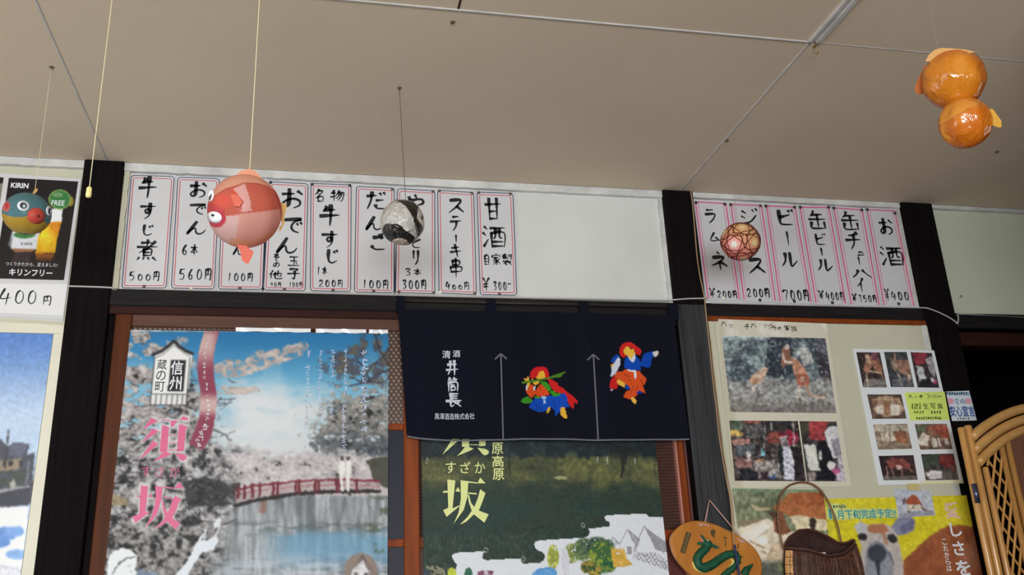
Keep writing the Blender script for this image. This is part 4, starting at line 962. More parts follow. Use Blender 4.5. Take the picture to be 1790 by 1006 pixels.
# --- the cream notice wall: laminated sheets of kangaroo photographs
YN = -.0130
Za = lambda L: [(1220+a/5.589, 540+b/5.589) for a, b in L]
Zb = lambda L: [(1240+a/5.589, 700+b/5.589) for a, b in L]
def k_large(p):
    x, y = p.x, p.y; n = p.noise(7, 9, seed=3); n2 = p.noise(20, seed=6); n3 = p.noise(3.5, seed=9)
    p.c[:] = (88, 104, 110); p.mix(sst(.35, .7, n)*.8, (140, 158, 162)); p.mix(sst(.55, .3, n2)*.8, (58, 70, 80)); p.mix(sst(602, 590, y+8*n2)*sst(1350, 1335, x)*.9, (196, 214, 212))
    p.poly(Za([(680, 290), (920, 290), (930, 640), (760, 690), (660, 640)]), (44, 54, 64), .85); p.mix(p.poly(Za([(1150, 400), (1260, 460), (1330, 800), (1200, 760)])), (62, 58, 68)); p.poly(Za([(1130, 290), (1250, 290), (1270, 460), (1150, 420)]), (86, 84, 98), .8)
    gr = sst(655, 672, y+14*(n2-.5)); g = np.array((120, 116, 112.))*(1-n[:, None])+np.array((168, 170, 168.))*n[:, None]; p.c = p.c*(1-gr[:, None])+g*gr[:, None]
    p.mix(gr*sst(690, 712, y)*.6, (124, 116, 108)); p.mix(sst(.66, .8, n3)*.5, (204, 210, 210)); p.mix(gr*sst(.62, .76, n3)*sst(705, 718, y)*.6, (80, 72, 66))
    K, L_ = (164, 104, 80), (206, 186, 166)
    p.poly(Za([(960, 400), (1040, 350), (1110, 440), (1130, 520), (1040, 560)]), (190, 186, 182), .85)
    p.poly(Za([(500, 700), (530, 650), (590, 615), (640, 570), (690, 590), (660, 640), (650, 690), (620, 720), (560, 720)]), (206, 170, 140)); p.poly(Za([(505, 690), (560, 670), (600, 690), (590, 735), (520, 745)]), (196, 142, 106))
    p.poly(Za([(530, 740), (575, 740), (555, 830), (520, 840)]), (196, 186, 176)); p.poly(Za([(590, 720), (625, 710), (625, 840), (605, 840)]), (188, 180, 172)); p.line(Za([(515, 835), (420, 850), (310, 880)]), 2.2, (190, 184, 178), .8)
    p.poly(Za([(820, 390), (860, 345), (900, 400), (905, 460), (940, 490), (930, 540), (850, 545), (835, 590), (810, 540)]), K); p.line(Za([(825, 440), (855, 525), (920, 520)]), 3.4, (220, 208, 196)); p.ell(*Za([(868, 375)])[0], 3.5, 6, (190, 178, 172))
    p.poly(Za([(925, 490), (975, 500), (1050, 600), (1090, 690), (1085, 760), (1000, 770), (960, 700), (930, 600)]), (196, 130, 98)); p.poly(Za([(970, 650), (1050, 640), (1095, 700), (1080, 750), (1000, 755), (965, 700)]), (176, 92, 72)); p.ell(*Za([(1025, 690)])[0], 4, 6, (206, 150, 126))
    p.poly(Za([(965, 750), (1000, 770), (1015, 860), (985, 865)]), (214, 198, 178)); p.line(Za([(950, 862), (1012, 862)]), 3.5, (206, 190, 168)); p.line(Za([(1060, 760), (1085, 830), (1140, 865), (1240, 870)]), 4.6, (190, 140, 112)); p.line(Za([(1120, 862), (1240, 872)]), 3.6, (204, 180, 156))
def crowd(p, seed, spots, bg=(70, 60, 58)):
    n = p.noise(8, seed=seed); p.c[:] = bg; p.mix(sst(.4, .7, n)*.7, (112, 96, 90)); p.mix(sst(.6, .3, p.noise(5, seed=seed+3))*.6, (34, 32, 38))
    for pts, c in spots: p.poly(Zb(pts), c, .95, sst(.05, .25, n+.1))
def k_fest(p):
    crowd(p, 5, [([(200, 200), (330, 200), (330, 280), (210, 300)], (84, 104, 84)), ([(200, 300), (260, 285), (330, 320), (330, 350), (205, 352)], (226, 178, 82)), ([(325, 200), (510, 200), (500, 225), (360, 230)], (170, 74, 60)),
                 ([(345, 230), (520, 225), (530, 370), (370, 370)], (96, 96, 96)), ([(510, 200), (800, 200), (800, 290), (640, 290), (560, 340), (520, 280)], (52, 48, 50)), ([(560, 340), (640, 300), (700, 310), (690, 420), (560, 420)], (150, 70, 58)),
                 ([(690, 320), (740, 290), (870, 320), (880, 400), (780, 460), (700, 370)], (172, 34, 62)), ([(220, 390), (380, 370), (420, 440), (240, 450)], (176, 120, 108)), ([(260, 440), (450, 430), (440, 530), (280, 540)], (86, 92, 98)),
                 ([(430, 590), (680, 570), (720, 760), (480, 770)], (150, 142, 138)), ([(500, 460), (540, 470), (540, 550), (505, 545)], (96, 168, 176)), ([(440, 580), (550, 570), (545, 610), (460, 600)], (186, 134, 90)),
                 ([(250, 560), (420, 560), (420, 660), (260, 660)], (140, 96, 90)), ([(360, 500), (400, 500), (405, 590), (370, 600)], (206, 200, 200)), ([(290, 660), (480, 690), (470, 780), (300, 780)], (40, 40, 50)), ([(500, 700), (580, 700), (570, 780), (500, 780)], (58, 40, 52)), ([(575, 740), (640, 735), (640, 780), (590, 780)], (70, 96, 150)),
                 ([(820, 460), (900, 460), (930, 790), (840, 780)], (44, 38, 42)), ([(670, 430), (720, 440), (725, 740), (700, 740), (670, 560)], (42, 50, 52))])
    p.poly(Zb([(720, 420), (770, 400), (830, 600), (830, 780), (725, 780)]), (192, 190, 208)); p.poly(Zb([(685, 370), (760, 345), (780, 460), (720, 470)]), (176, 168, 172)); p.ell(*Zb([(745, 430)])[0], 4.5, 5, (104, 90, 96)); p.line(Zb([(820, 200), (830, 450)]), 2, (176, 172, 172)); p.line(Zb([(540, 210), (540, 480)]), 1.5, (150, 150, 152)); p.line(Zb([(600, 230), (610, 290)]), 3.5, (224, 224, 222), .8)
def k_speech(p):
    crowd(p, 8, [([(880, 205), (1000, 205), (960, 330), (890, 330)], (72, 70, 54)), ([(970, 205), (1160, 205), (1120, 400), (980, 380)], (186, 58, 60)), ([(1060, 400), (1150, 400), (1230, 640), (1220, 780), (1040, 780)], (30, 30, 38)), ([(1260, 500), (1320, 500), (1340, 790), (1240, 790)], (196, 186, 200)), ([(960, 700), (1030, 700), (1030, 790), (960, 790)], (150, 130, 130))])
    p.poly(Zb([(1120, 330), (1180, 250), (1250, 260), (1290, 330), (1270, 380), (1200, 400), (1260, 560), (1210, 570)]), (206, 204, 204)); p.poly(Zb([(1180, 380), (1300, 370), (1310, 480), (1230, 560)]), (146, 138, 150)); p.poly(Zb([(1190, 690), (1260, 650), (1280, 690), (1230, 740)]), (200, 84, 140)); p.ell(*Zb([(1190, 640)])[0], 7, 8, (216, 214, 206))
    p.poly(Zb([(905, 430), (1040, 425), (1100, 710), (965, 700)]), (44, 62, 54)); p.poly(Zb([(922, 435), (1030, 432), (1082, 695), (972, 690)]), (214, 212, 202)); p.ell(*Zb([(1085, 540)])[0], 3.5, 9, (200, 190, 186))
M_SHEETA = pmat('creamy_laminated_sheet', .28, .45, coat=.35, bump=.22, bscale=26, bdist=.006)
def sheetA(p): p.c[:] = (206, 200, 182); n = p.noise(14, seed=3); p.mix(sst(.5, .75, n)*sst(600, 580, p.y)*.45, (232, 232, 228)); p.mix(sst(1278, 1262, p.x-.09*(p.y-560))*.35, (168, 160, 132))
sa = thing('photo_sheet', W(1380, 851, YN), 'cream laminated sheet with a large photo of two kangaroos above two festival photos', 'photo sheet')
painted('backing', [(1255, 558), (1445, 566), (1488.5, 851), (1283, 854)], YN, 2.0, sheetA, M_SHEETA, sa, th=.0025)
painted('photo', [(1262, 587.5), (1442.8, 592), (1461.9, 722.8), (1276.7, 720.6)], YN-.0005, 1.25, k_large, M_LAM, sa, warp=1.1, grain=.3, blur=1, sat=.75)
painted('photo', [(1274.9, 735.8), (1394.8, 736.7), (1409, 842), (1284.7, 841)], YN-.0005, 1.25, k_fest, M_LAM, sa, warp=1.5, grain=.5, blur=1, sat=.75)
painted('photo', [(1397.5, 736.7), (1461.9, 737.6), (1478, 842), (1411, 842)], YN-.0005, 1.25, k_speech, M_LAM, sa, warp=1.3, grain=.3, blur=1, sat=.75)
mb = MB()
for ch, cx, cy, w in (('ハ', 1265, 567, 12), ('ッ', 1277, 570, 7), ('チ', 1306, 572, 12), ('ハ', 1317, 570, 12), ('ッ', 1338, 569, 6), ('ク', 1347, 571, 9), ('ラ', 1354, 574, 9), ('の', 1363, 574, 7), ('家', 1376, 574, 11), ('族', 1388, 575, 11)):
    if ch in G: brush(mb, ch, cx, cy, w, w*.9, YN-.0006, 1.7, seed=int(cx))
    else: settext(mb, ch, (cx-w/2, cy-w*.45, cx+w/2, cy+w*.45), YN-.0006, .004)
mb.sheet('lettering', M_INK, sa)
tack(sa, 1437, 568, M_TACK, 2.2)

Zc = lambda L: [(1470+a/3.353, 560+b/3.353) for a, b in L]
sb = thing('photo_sheet', W(1610, 846, YN), 'white laminated sheet of seven small photos around a yellow-green card', 'photo sheet')
def sheetB(p): p.c[:] = (216, 220, 222); p.mix(sst(836, 846, p.y)*sst(1600, 1625, p.x)*.6, (216, 204, 120))
painted('backing', Zc([(70, 168), (546, 178), (720, 957), (222, 968)]), YN, 2.2, sheetB, M_LAM, sb, th=.0022)
K1 = (156, 108, 82); KW = (216, 200, 184)
def small(spots, bg, bg2, seed, lines=()):
    def f(p):
        n = p.noise(6, seed=seed); p.c[:] = bg; p.mix(sst(.4, .65, n)*.8, bg2); p.mix(sst(.62, .8, p.noise(3, seed=seed+5))*.3, (30, 30, 30))
        for pts, c in spots: p.poly(Zc(pts), c, .96, sst(.0, .2, n+.12))
        for pts, w, c in lines: p.line(Zc(pts), w, c)
    return f
SM = [
 ([(90,188),(228,190),(270,395),(130,395)], small([([(140,345),(265,345),(268,395),(132,395)],(128,122,116)),([(130,290),(150,215),(185,205),(200,240),(170,290),(160,320)],(186,118,84)),([(140,205),(165,200),(175,245),(150,250)],(196,150,120)),([(195,250),(215,220),(245,300),(220,310),(190,300)],(168,104,74)),([(165,295),(210,300),(240,315),(180,310)],(206,176,150)),([(175,190),(215,190),(215,240),(180,235)],(128,64,80))],(56,46,46),(84,64,60),3,[([(150,320),(158,390)],3,(196,170,140)),([(235,310),(250,345)],3,(180,130,100))])),
 ([(252,187),(385,187),(430,393),(293,393)], small([([(290,260),(310,235),(345,235),(395,235),(418,300),(405,330),(350,315),(325,280)],K1),([(288,255),(312,225),(335,265),(325,305),(302,290)],(150,124,108)),([(300,350),(425,330),(430,393),(300,393)],(96,96,108)),([(325,300),(345,320),(350,345),(335,340)],(196,176,160)),([(385,310),(410,320),(415,350),(395,350)],(200,170,148))],(52,56,58),(80,82,86),7,[([(312,232),(318,195)],2.4,(170,120,90)),([(298,238),(286,222)],2.4,(170,120,90)),([(345,330),(352,385)],1.8,(190,176,160)),([(395,340),(405,385)],1.8,(190,150,120))])),
 ([(407,188),(532,193),(577,397),(450,395)], small([([(415,190),(505,192),(500,250),(440,265)],(162,44,60)),([(495,230),(540,205),(560,270),(550,340),(520,300)],(168,160,162)),([(440,268),(480,265),(498,362),(460,360)],(196,202,202)),([(470,345),(550,350),(570,395),(455,395)],(40,36,40)),([(535,345),(560,345),(560,375),(540,378)],(196,60,110)),([(525,340),(545,335),(545,365),(528,365)],(216,212,206))],(52,44,48),(86,60,64),9)),
 ([(153,436),(353,436),(385,578),(185,580)], small([([(180,460),(260,445),(340,455),(372,520),(350,560),(260,565),(200,545)],(190,150,114)),([(205,500),(250,505),(260,545),(215,550)],KW),([(290,490),(350,500),(340,555),(290,560)],(222,208,190)),([(250,470),(290,480),(280,560),(262,565)],(170,112,76)),([(188,475),(215,470),(215,500),(190,510)],(150,96,72))],(98,74,60),(120,92,74),13)),
 ([(188,613),(388,608),(418,755),(217,760)], small([([(230,670),(300,650),(330,680),(310,715),(245,710)],(214,196,172)),([(300,650),(370,650),(400,690),(390,725),(330,720)],(168,96,62)),([(205,690),(245,690),(240,700),(210,700)],(206,180,150)),([(195,615),(385,612),(390,650),(200,655)],(176,162,140))],(150,124,100),(168,144,118),17,[([(250,665),(262,715)],2,(120,92,74)),([(285,660),(290,712)],2,(130,100,80)),([(345,630),(352,655)],2,(110,70,50))])),
 ([(432,610),(620,608),(655,757),(465,760)], small([([(450,700),(480,660),(520,680),(510,740),(460,735)],(222,206,184)),([(500,630),(560,615),(625,615),(645,690),(600,690),(540,660)],(176,74,52)),([(510,640),(545,640),(600,720),(560,715)],(150,94,70)),([(530,690),(570,690),(590,740),(540,750)],(216,202,186)),([(590,690),(620,690),(640,730),(610,740)],(206,186,166)),([(438,615),(505,615),(480,660),(450,680)],(86,100,72))],(120,92,72),(150,118,92),19,[([(560,690),(570,745)],2,(70,54,50)),([(600,700),(610,745)],2,(80,60,54))])),
 ([(220,797),(425,792),(450,937),(250,940)], small([([(262,830),(300,805),(370,815),(410,850),(400,875),(330,870),(280,865)],(150,66,60)),([(320,850),(350,850),(360,880),(330,880)],(206,170,160)),([(240,915),(448,912),(450,938),(248,940)],(110,100,90))],(50,38,42),(76,52,56),23,[([(268,860),(275,920)],2.6,(176,112,106)),([(355,870),(360,915)],2.6,(176,112,106)),([(395,860),(418,890)],2,(160,100,94)),([(295,865),(310,915)],2,(160,100,94))])),
 ([(470,787),(660,783),(692,937),(497,940)], small([([(480,880),(680,880),(690,937),(495,940)],(96,88,82)),([(500,900),(530,880),(590,885),(595,930),(515,935)],(206,200,204)),([(580,790),(650,788),(670,850),(620,870),(580,840)],(142,46,44)),([(475,790),(570,790),(570,850),(490,870)],(62,78,62)),([(640,850),(670,850),(675,890),(655,890)],(130,70,60))],(60,58,58),(84,76,74),29)),
]
for q, fn in SM: painted('photo', Zc(q), YN-.0005, 1.1, fn, M_LAM, sb, warp=1.0, grain=.3, blur=1, sat=.72)
def card(p): p.c[:] = (206, 224, 110); n = p.noise(30, seed=4); p.mix(n*.25, (220, 232, 150))
painted('card', Zc([(372,425),(607,420),(637,585),(408,590)]), YN-.0005, 4, card, M_LAM, sb)
mb = MB()
for ch, a, b, w, h in (('ハ',408,450,24,26),('ー',0,0,0,0),('チ',470,450,26,22),('フ',512,447,18,22),('ァ',528,452,12,14),('ミ',545,448,18,20),('リ',563,448,14,20),('ー',0,0,0,0)):
    if w and ch in G: x_, y_ = Zc([(a, b)])[0]; brush(mb, ch, x_, y_, w/3.353, h/3.353, YN-.001, 1.5)
    elif w: x_, y_ = Zc([(a, b)])[0]; settext(mb, ch, (x_-w/6.7, y_-h/6.7, x_+w/6.7, y_+h/6.7), YN-.001, .006)
x_, y_ = Zc([(438, 452)])[0]; settext(mb, 'ッ', (x_-2.4, y_-2, x_+2.4, y_+2.4), YN-.001, .006)
x_, y_ = Zc([(580, 448)])[0]; settext(mb, '一', (x_-2.6, y_-.6, x_+2.6, y_+.6), YN-.001, .006)
for i, ch in enumerate('生写真'): x_, y_ = Zc([(497+i*42, 505)])[0]; settext(mb, ch, (x_-4.6, y_-5, x_+4.6, y_+5), YN-.001, .006)
for k, (a, b, c) in enumerate(((412, 498, 470), (412, 515, 470), (425, 540, 490), (525, 540, 590), (440, 575, 590))):
    x_, y_ = Zc([(a, b)])[0]; x2, _ = Zc([(c, b)])[0]; n = int((x2-x_)/4)
    for i in range(n): scribble(mb, x_+(x2-x_)*(i+.5)/n, y_-2, y_+2, 3.2, YN-.001, 200+k*20+i)
mb.sheet('lettering', M_INK, sb)

# --- round-cornered safety sticker on the far right pillar
def sticker_paint(p):
    f = lambda L: [(1640+a/5.03, 560+b/5.03) for a, b in L]
    p.c[:] = (206, 218, 232); p.poly(f([(66, 632), (275, 632), (285, 662), (70, 662)]), (150, 176, 196))
    p.poly(f([(84, 690), (132, 688), (138, 738), (90, 740)]), (224, 120, 140)); p.poly(f([(238, 690), (285, 688), (292, 738), (246, 738)]), (224, 120, 140))
    for k in range(4):
        p.line(f([(92+k*13, 690), (97+k*13, 740)]), .8, (206, 218, 232)); p.line(f([(248+k*12, 690), (253+k*12, 738)]), .8, (206, 218, 232))
YK = -.0118
sk = thing('safety_sticker', W(1678, 738, YK), 'small white and blue food safety sticker on the far right dark pillar', 'sticker')
painted('print', [(1653.5, 685), (1694, 683.5), (1707.5, 735.5), (1664.5, 736.5)], YK, 1.0, sticker_paint, M_LAM, sk)
mb = MB(); settext(mb, '食の', (1667.5, 697, 1687.5, 707), YK-.0004, .012); settext(mb, '安心宣言', (1660, 710, 1704, 729), YK-.0004, .02)
mb.sheet('lettering', mat('blue_print_ink', (54, 80, 160), .45, .35), sk)
mb = MB()
for i in range(9): scribble(mb, 1656+i*4.2, 686.5, 690, 3.2, YK-.0004, 400+i)
for i in range(5): scribble(mb, 1675+i*4.5, 731, 733.5, 2.4, YK-.0004, 420+i)
mb.sheet('lettering', M_BLACKINK, sk)

# --- kangaroo posters at the bottom of the notice wall
Zd = lambda L: [(1160+a/5.717, 830+b/5.717) for a, b in L]
Ze = lambda L: [(1340+a/5.717, 830+b/5.717) for a, b in L]
Zf = lambda L: [(1540+a/5.716, 830+b/5.716) for a, b in L]
def k1_paint(p):
    x, y = p.x, p.y; n = p.noise(3, 11, seed=3, rot=.12); n2 = p.noise(20, seed=6)
    p.c[:] = (108, 116, 86); p.mix(sst(.35, .65, n), (146, 150, 116)); p.mix(sst(.6, .85, n2)*.5, (74, 86, 60)); p.mix(sst(866, 858, y)*.5, (118, 150, 120))
    p.poly(Zd([(750, 460), (1060, 440), (1060, 500), (750, 520)]), (150, 116, 90), .6)
    p.poly(Zd([(740, 540), (900, 490), (1040, 440), (1110, 480), (1180, 600), (1320, 560), (1400, 700), (1300, 890), (960, 890), (850, 760), (760, 640)]), (222, 208, 182)); p.mix(p.poly(Zd([(760, 600), (1000, 480), (1080, 520), (960, 650), (850, 680)]))*.8, (232, 226, 214))
    p.poly(Zd([(1100, 690), (1300, 640), (1380, 760), (1200, 880), (1000, 880)]), (206, 178, 142), .8)
    p.poly(Ze([(60, 340), (240, 180), (560, 172), (600, 360), (610, 450), (480, 440), (330, 410), (230, 420), (150, 380)]), (176, 102, 56)); p.mix(p.poly(Ze([(250, 180), (560, 172), (590, 300), (400, 330), (280, 300)]))*sst(.3, .6, n2)*.7, (158, 78, 42))
    p.poly(Ze([(230, 420), (330, 405), (500, 440), (600, 450), (620, 560), (440, 560), (300, 560)]), (216, 200, 160)); p.poly(Ze([(430, 435), (490, 440), (490, 560), (435, 560)]), (60, 46, 40))
    p.poly(Ze([(60, 420), (110, 370), (160, 360), (200, 500), (250, 580), (160, 600), (80, 580)]), (132, 78, 52)); p.poly(Ze([(20, 380), (70, 360), (110, 400), (60, 450)]), (84, 60, 48)); p.poly(Ze([(-160, 300), (-60, 330), (40, 330), (10, 370), (-120, 360)]), (176, 160, 126)); p.ell(*Zd([(985, 660)])[0], 9, 8, (236, 232, 222)); p.ell(*Zd([(1075, 650)])[0], 7, 8, (206, 190, 160))
    for L in ([(860, 660), (930, 700), (1010, 730)], [(950, 620), (1040, 560)], [(960, 760), (1060, 810), (1090, 720)]): p.line(Zd(L), 1.8, (130, 104, 74), .8)
    p.mix(sst(975, 988, y)*.9, (84, 88, 80)); p.mix(sst(985, 990, y)*sst(.5, .7, n2)*.7, (150, 150, 80))
YK1 = -.0124
k1 = thing('kangaroo_poster', W(1390, 1120, YK1), 'poster of a brown kangaroo bending over pale joeys in grass, behind the hanging basket', 'poster')
painted('print', [(1279, 854.5), (1438.5, 857), (1470, 1120), (1322, 1130)], YK1, 1.5, k1_paint, M_PRINT, k1, warp=1.3, grain=.18, blur=1, sat=.85)
def k2_paint(p):
    x, y = p.x, p.y; n = p.noise(8, 12, seed=3); n2 = p.noise(26, seed=5)
    p.c[:] = (228, 214, 48); p.mix(sst(.45, .75, n2)*.3, (238, 224, 84)); p.mix(sst(1455, 1440, x-.09*(y-870))*.5, (190, 186, 60))
    bd = p.poly(Zf([(230, 860), (330, 760), (480, 620), (640, 525), (760, 500), (920, 520), (1010, 800), (1060, 1800), (100, 1800), (200, 1000)])); p.mix(bd, (166, 98, 64)); p.mix(bd*sst(.3, .6, n)*.5, (140, 76, 54)); p.mix(bd*p.ell(*Zf([(950, 800)])[0], 26, 22, None, 1, -.7, .5)*.35, (196, 160, 140)); p.mix(bd*sst(960, 1000, y)*sst(1600, 1560, x)*.6, (196, 124, 76))
    # the grey face with long ears turned to the viewer
    p.poly(Ze([(1230, 540), (1300, 440), (1380, 400), (1420, 400), (1490, 460), (1470, 560), (1400, 600), (1310, 610), (1290, 640)]), (146, 146, 170)); p.poly(Ze([(1330, 520), (1480, 440), (1450, 560), (1340, 600)]), (118, 118, 150))
    p.poly(Ze([(870, 520), (930, 470), (1010, 500), (1000, 600), (920, 600)]), (202, 200, 206))
    p.poly(Ze([(1000, 520), (1050, 495), (1180, 490), (1260, 530), (1310, 610), (1330, 720), (1360, 850), (1380, 1100), (1390, 1800), (960, 1800), (950, 1000), (935, 850), (950, 720), (905, 620), (920, 590), (990, 600)]), (200, 190, 184)); p.poly(Ze([(1040, 500), (1180, 492), (1220, 560), (1180, 590), (1020, 580), (1010, 530)]), (186, 124, 92)); p.poly(Ze([(1140, 580), (1190, 590), (1220, 700), (1190, 710)]), (186, 140, 116))
    p.mix(p.poly(Ze([(1020, 700), (1080, 660), (1180, 700), (1260, 820), (1290, 1800), (970, 1800), (990, 800)]))*.9, (150, 154, 164)); p.ell(*Ze([(1105, 790)])[0], 16.5, 15.5, (70, 74, 82), 1, 0, .12); p.poly(Ze([(1085, 860), (1140, 860), (1130, 1010), (1110, 1010)]), (62, 66, 74))
    p.ell(*Ze([(958, 625)])[0], 9, 6.5, (56, 52, 54), 1, .3); p.ell(*Ze([(1258, 640)])[0], 9, 7, (60, 56, 60), 1, .5); p.line(Ze([(1220, 780), (1270, 900)]), 2, (70, 74, 90), .8)
    p.poly(Ze([(600, 285), (800, 300), (805, 340), (1300, 345), (1305, 425), (620, 455), (600, 430)]), (214, 226, 150), .9)
YK2 = -.0120
k2 = thing('kangaroo_poster', W(1600, 1120, YK2), 'bright yellow poster of a grey-faced kangaroo, below the sheet of small photos', 'poster')
painted('print', [(1437, 873), (1689.5, 866.5), (1741, 1120), (1464, 1130)], YK2, 1.6, k2_paint, M_PRINT, k2, warp=1.0, grain=.12, blur=1, gain=.95)
M_TEAL = mat('teal_print_ink', (70, 160, 176), .45, .35)
mb = MB(); settext(mb, '月下旬完成予定!!', (1463, 890.5, 1567, 908), YK2-.0006, .02); settext(mb, '1', (1449, 891, 1453, 908), YK2-.0006, .03); mb.sheet('lettering', M_TEAL, k2)
mb = MB()
for i in range(5): scribble(mb, 1458+i*4.6, 884, 889, 4.4, YK2-.0006, 500+i)
mb.sheet('lettering', mat('dark_green_ink', (60, 84, 80), .5, .3), k2)
mb = MB(); settext(mb, '愛', (1651, 879, 1678, 907), YK2-.0006, .012); mb.sheet('lettering', mat('pink_print_ink', (236, 196, 208), .45, .35), k2)
mb = MB(); settext(mb, 'し', (1661, 914, 1681, 939), YK2-.0006, .02); settext(mb, 'さ', (1666, 947, 1686, 972), YK2-.0006, .025); settext(mb, 'を', (1671, 980, 1697, 1007), YK2-.0006, .025)
setcolumn(mb, 'これからは', 1650, 942, 1000, 8.5, YK2-.0006, .01, lean=.18); mb.sheet('lettering', M_WHITEINK, k2)
def mini(p):
    n = p.noise(12, seed=3); p.c[:] = (176, 182, 196); p.mix(n*.4, (206, 206, 206)); f = Zf
    p.poly(f([(240, 265), (300, 205), (350, 210), (390, 260), (400, 300), (330, 300), (260, 310)]), (160, 84, 62)); p.poly(f([(250, 305), (330, 300), (400, 310), (410, 350), (330, 365), (270, 370)]), (206, 196, 180)); p.line(f([(400, 300), (420, 345), (460, 365), (520, 380)]), 2.4, (110, 70, 62)); p.poly(f([(200, 210), (215, 250), (245, 215), (235, 300), (215, 300)]), (104, 84, 90)); p.poly(f([(180, 400), (330, 370), (520, 360), (540, 410), (180, 435)]), (140, 142, 156), .8); p.line(f([(270, 370), (300, 378)]), 2, (80, 70, 74)); p.line(f([(322, 315), (318, 340)]), 2, (70, 60, 60))
mk = thing('kangaroo_photo', W(1600, 904, YK2-.0012), 'small pale kangaroo photo taped over the top of the yellow poster', 'photo')
painted('print', [(1562.7, 855.4), (1626.6, 857), (1635.3, 901.7), (1570.6, 906)], YK2-.0012, 1.1, mini, M_LAM, mk, warp=1, grain=.15, blur=1)
mb = board(MB(), [(1585, 846), (1606, 846), (1608, 857.5), (1588, 857)], YK2-.0018, .0006); mb.build('tape', mat('yellowed_tape', (206, 190, 130), .4, .4), mk)
tack(mk, 1631, 900, M_TACKB, 2.4)

# ------------------------------------------------------------------ the noren
YV = -.030
def cloth(x, z): return .0045*np.sin(x*19.0+.6)*np.clip((1.86-z)/.3, 0, 1)+.002*np.sin(x*47+z*5)
M_CLOTH = pmat('indigo_cotton', .9, .1, bump=.12, bscale=420, bdist=.0012)
INDIGO = (17, 19, 31)
Zn1 = lambda L: [(900+a/9.142, 630+b/9.142) for a, b in L]
Zn2 = lambda L: [(1050+a/8.383, 590+b/8.383) for a, b in L]
def cl_base(p):
    n = p.noise(40, 60, seed=3); p.c[:] = INDIGO; p.mix(n*.35, (14, 17, 26))
def dancer1(p):
    cl_base(p); P_ = lambda L, c: p.poly(Zn1(L), c); R, O, Y, B, Gn, Wt = (200, 34, 36), (212, 74, 30), (226, 172, 58), (20, 72, 176), (58, 138, 34), (206, 214, 226)
    P_([(240,270),(255,190),(300,130),(370,100),(440,96),(500,115),(540,180),(555,270),(530,300),(400,300),(330,270),(270,300)], R)
    P_([(520,290),(600,310),(690,370),(700,410),(780,450),(850,520),(930,570),(1005,650),(1000,695),(950,680),(940,785),(860,700),(840,620),(820,560),(760,530),(650,510),(590,440)], R)
    P_([(290,640),(200,580),(120,620),(85,665),(130,690),(250,690)], Gn); P_([(310,580),(360,565),(420,590),(400,610),(330,610)], Gn)
    P_([(225,740),(290,650),(320,615),(420,615),(560,560),(640,580),(700,540),(800,530),(835,590),(850,690),(885,745),(770,750),(720,820),(650,895),(640,790),(560,740),(510,800),(420,830),(330,810),(240,770)], B)
    P_([(165,480),(200,470),(255,380),(290,400),(330,470),(320,540),(290,600),(250,600),(200,550)], O); P_([(330,500),(400,385),(440,390),(520,470),(555,530),(540,560),(450,570),(380,580),(320,540)], O)
    P_([(390,190),(450,160),(480,200),(490,260),(480,300),(400,310),(340,280),(370,240)], Y); P_([(400,345),(480,330),(530,360),(590,450),(560,500),(520,480)], Gn); P_([(580,480),(640,490),(660,530),(740,530),(700,580),(620,580),(570,520)], Gn)
    P_([(145,300),(190,290),(210,250),(230,300),(220,340),(160,340)], Y); P_([(200,370),(250,350),(230,420),(205,450)], Y); P_([(270,300),(320,310),(400,330),(380,370),(340,400),(300,380)], Y)
    P_([(170,430),(195,395),(205,480),(180,490)], Wt); P_([(300,430),(335,410),(320,490),(300,490)], Wt)
    P_([(100,345),(320,310),(560,265),(700,215),(830,175),(800,210),(760,230),(740,270),(600,285),(330,345),(110,385)], (76, 122, 38))
    P_([(420,580),(510,570),(505,605),(490,610),(495,680),(470,695),(465,610),(430,605)], (150, 190, 230))
    P_([(510,840),(535,760),(560,740),(570,790),(540,840)], Y); P_([(725,790),(750,750),(800,755),(815,820),(845,920),(800,930),(740,870)], Y)
    for L in ([(350, 700), (370, 790)], [(400, 740), (430, 800)], [(620, 660), (650, 760)], [(400, 400), (405, 470)]): p.line(Zn1(L), 1.1, (14, 30, 70) if L[0][1] > 600 else (120, 40, 20), .8)
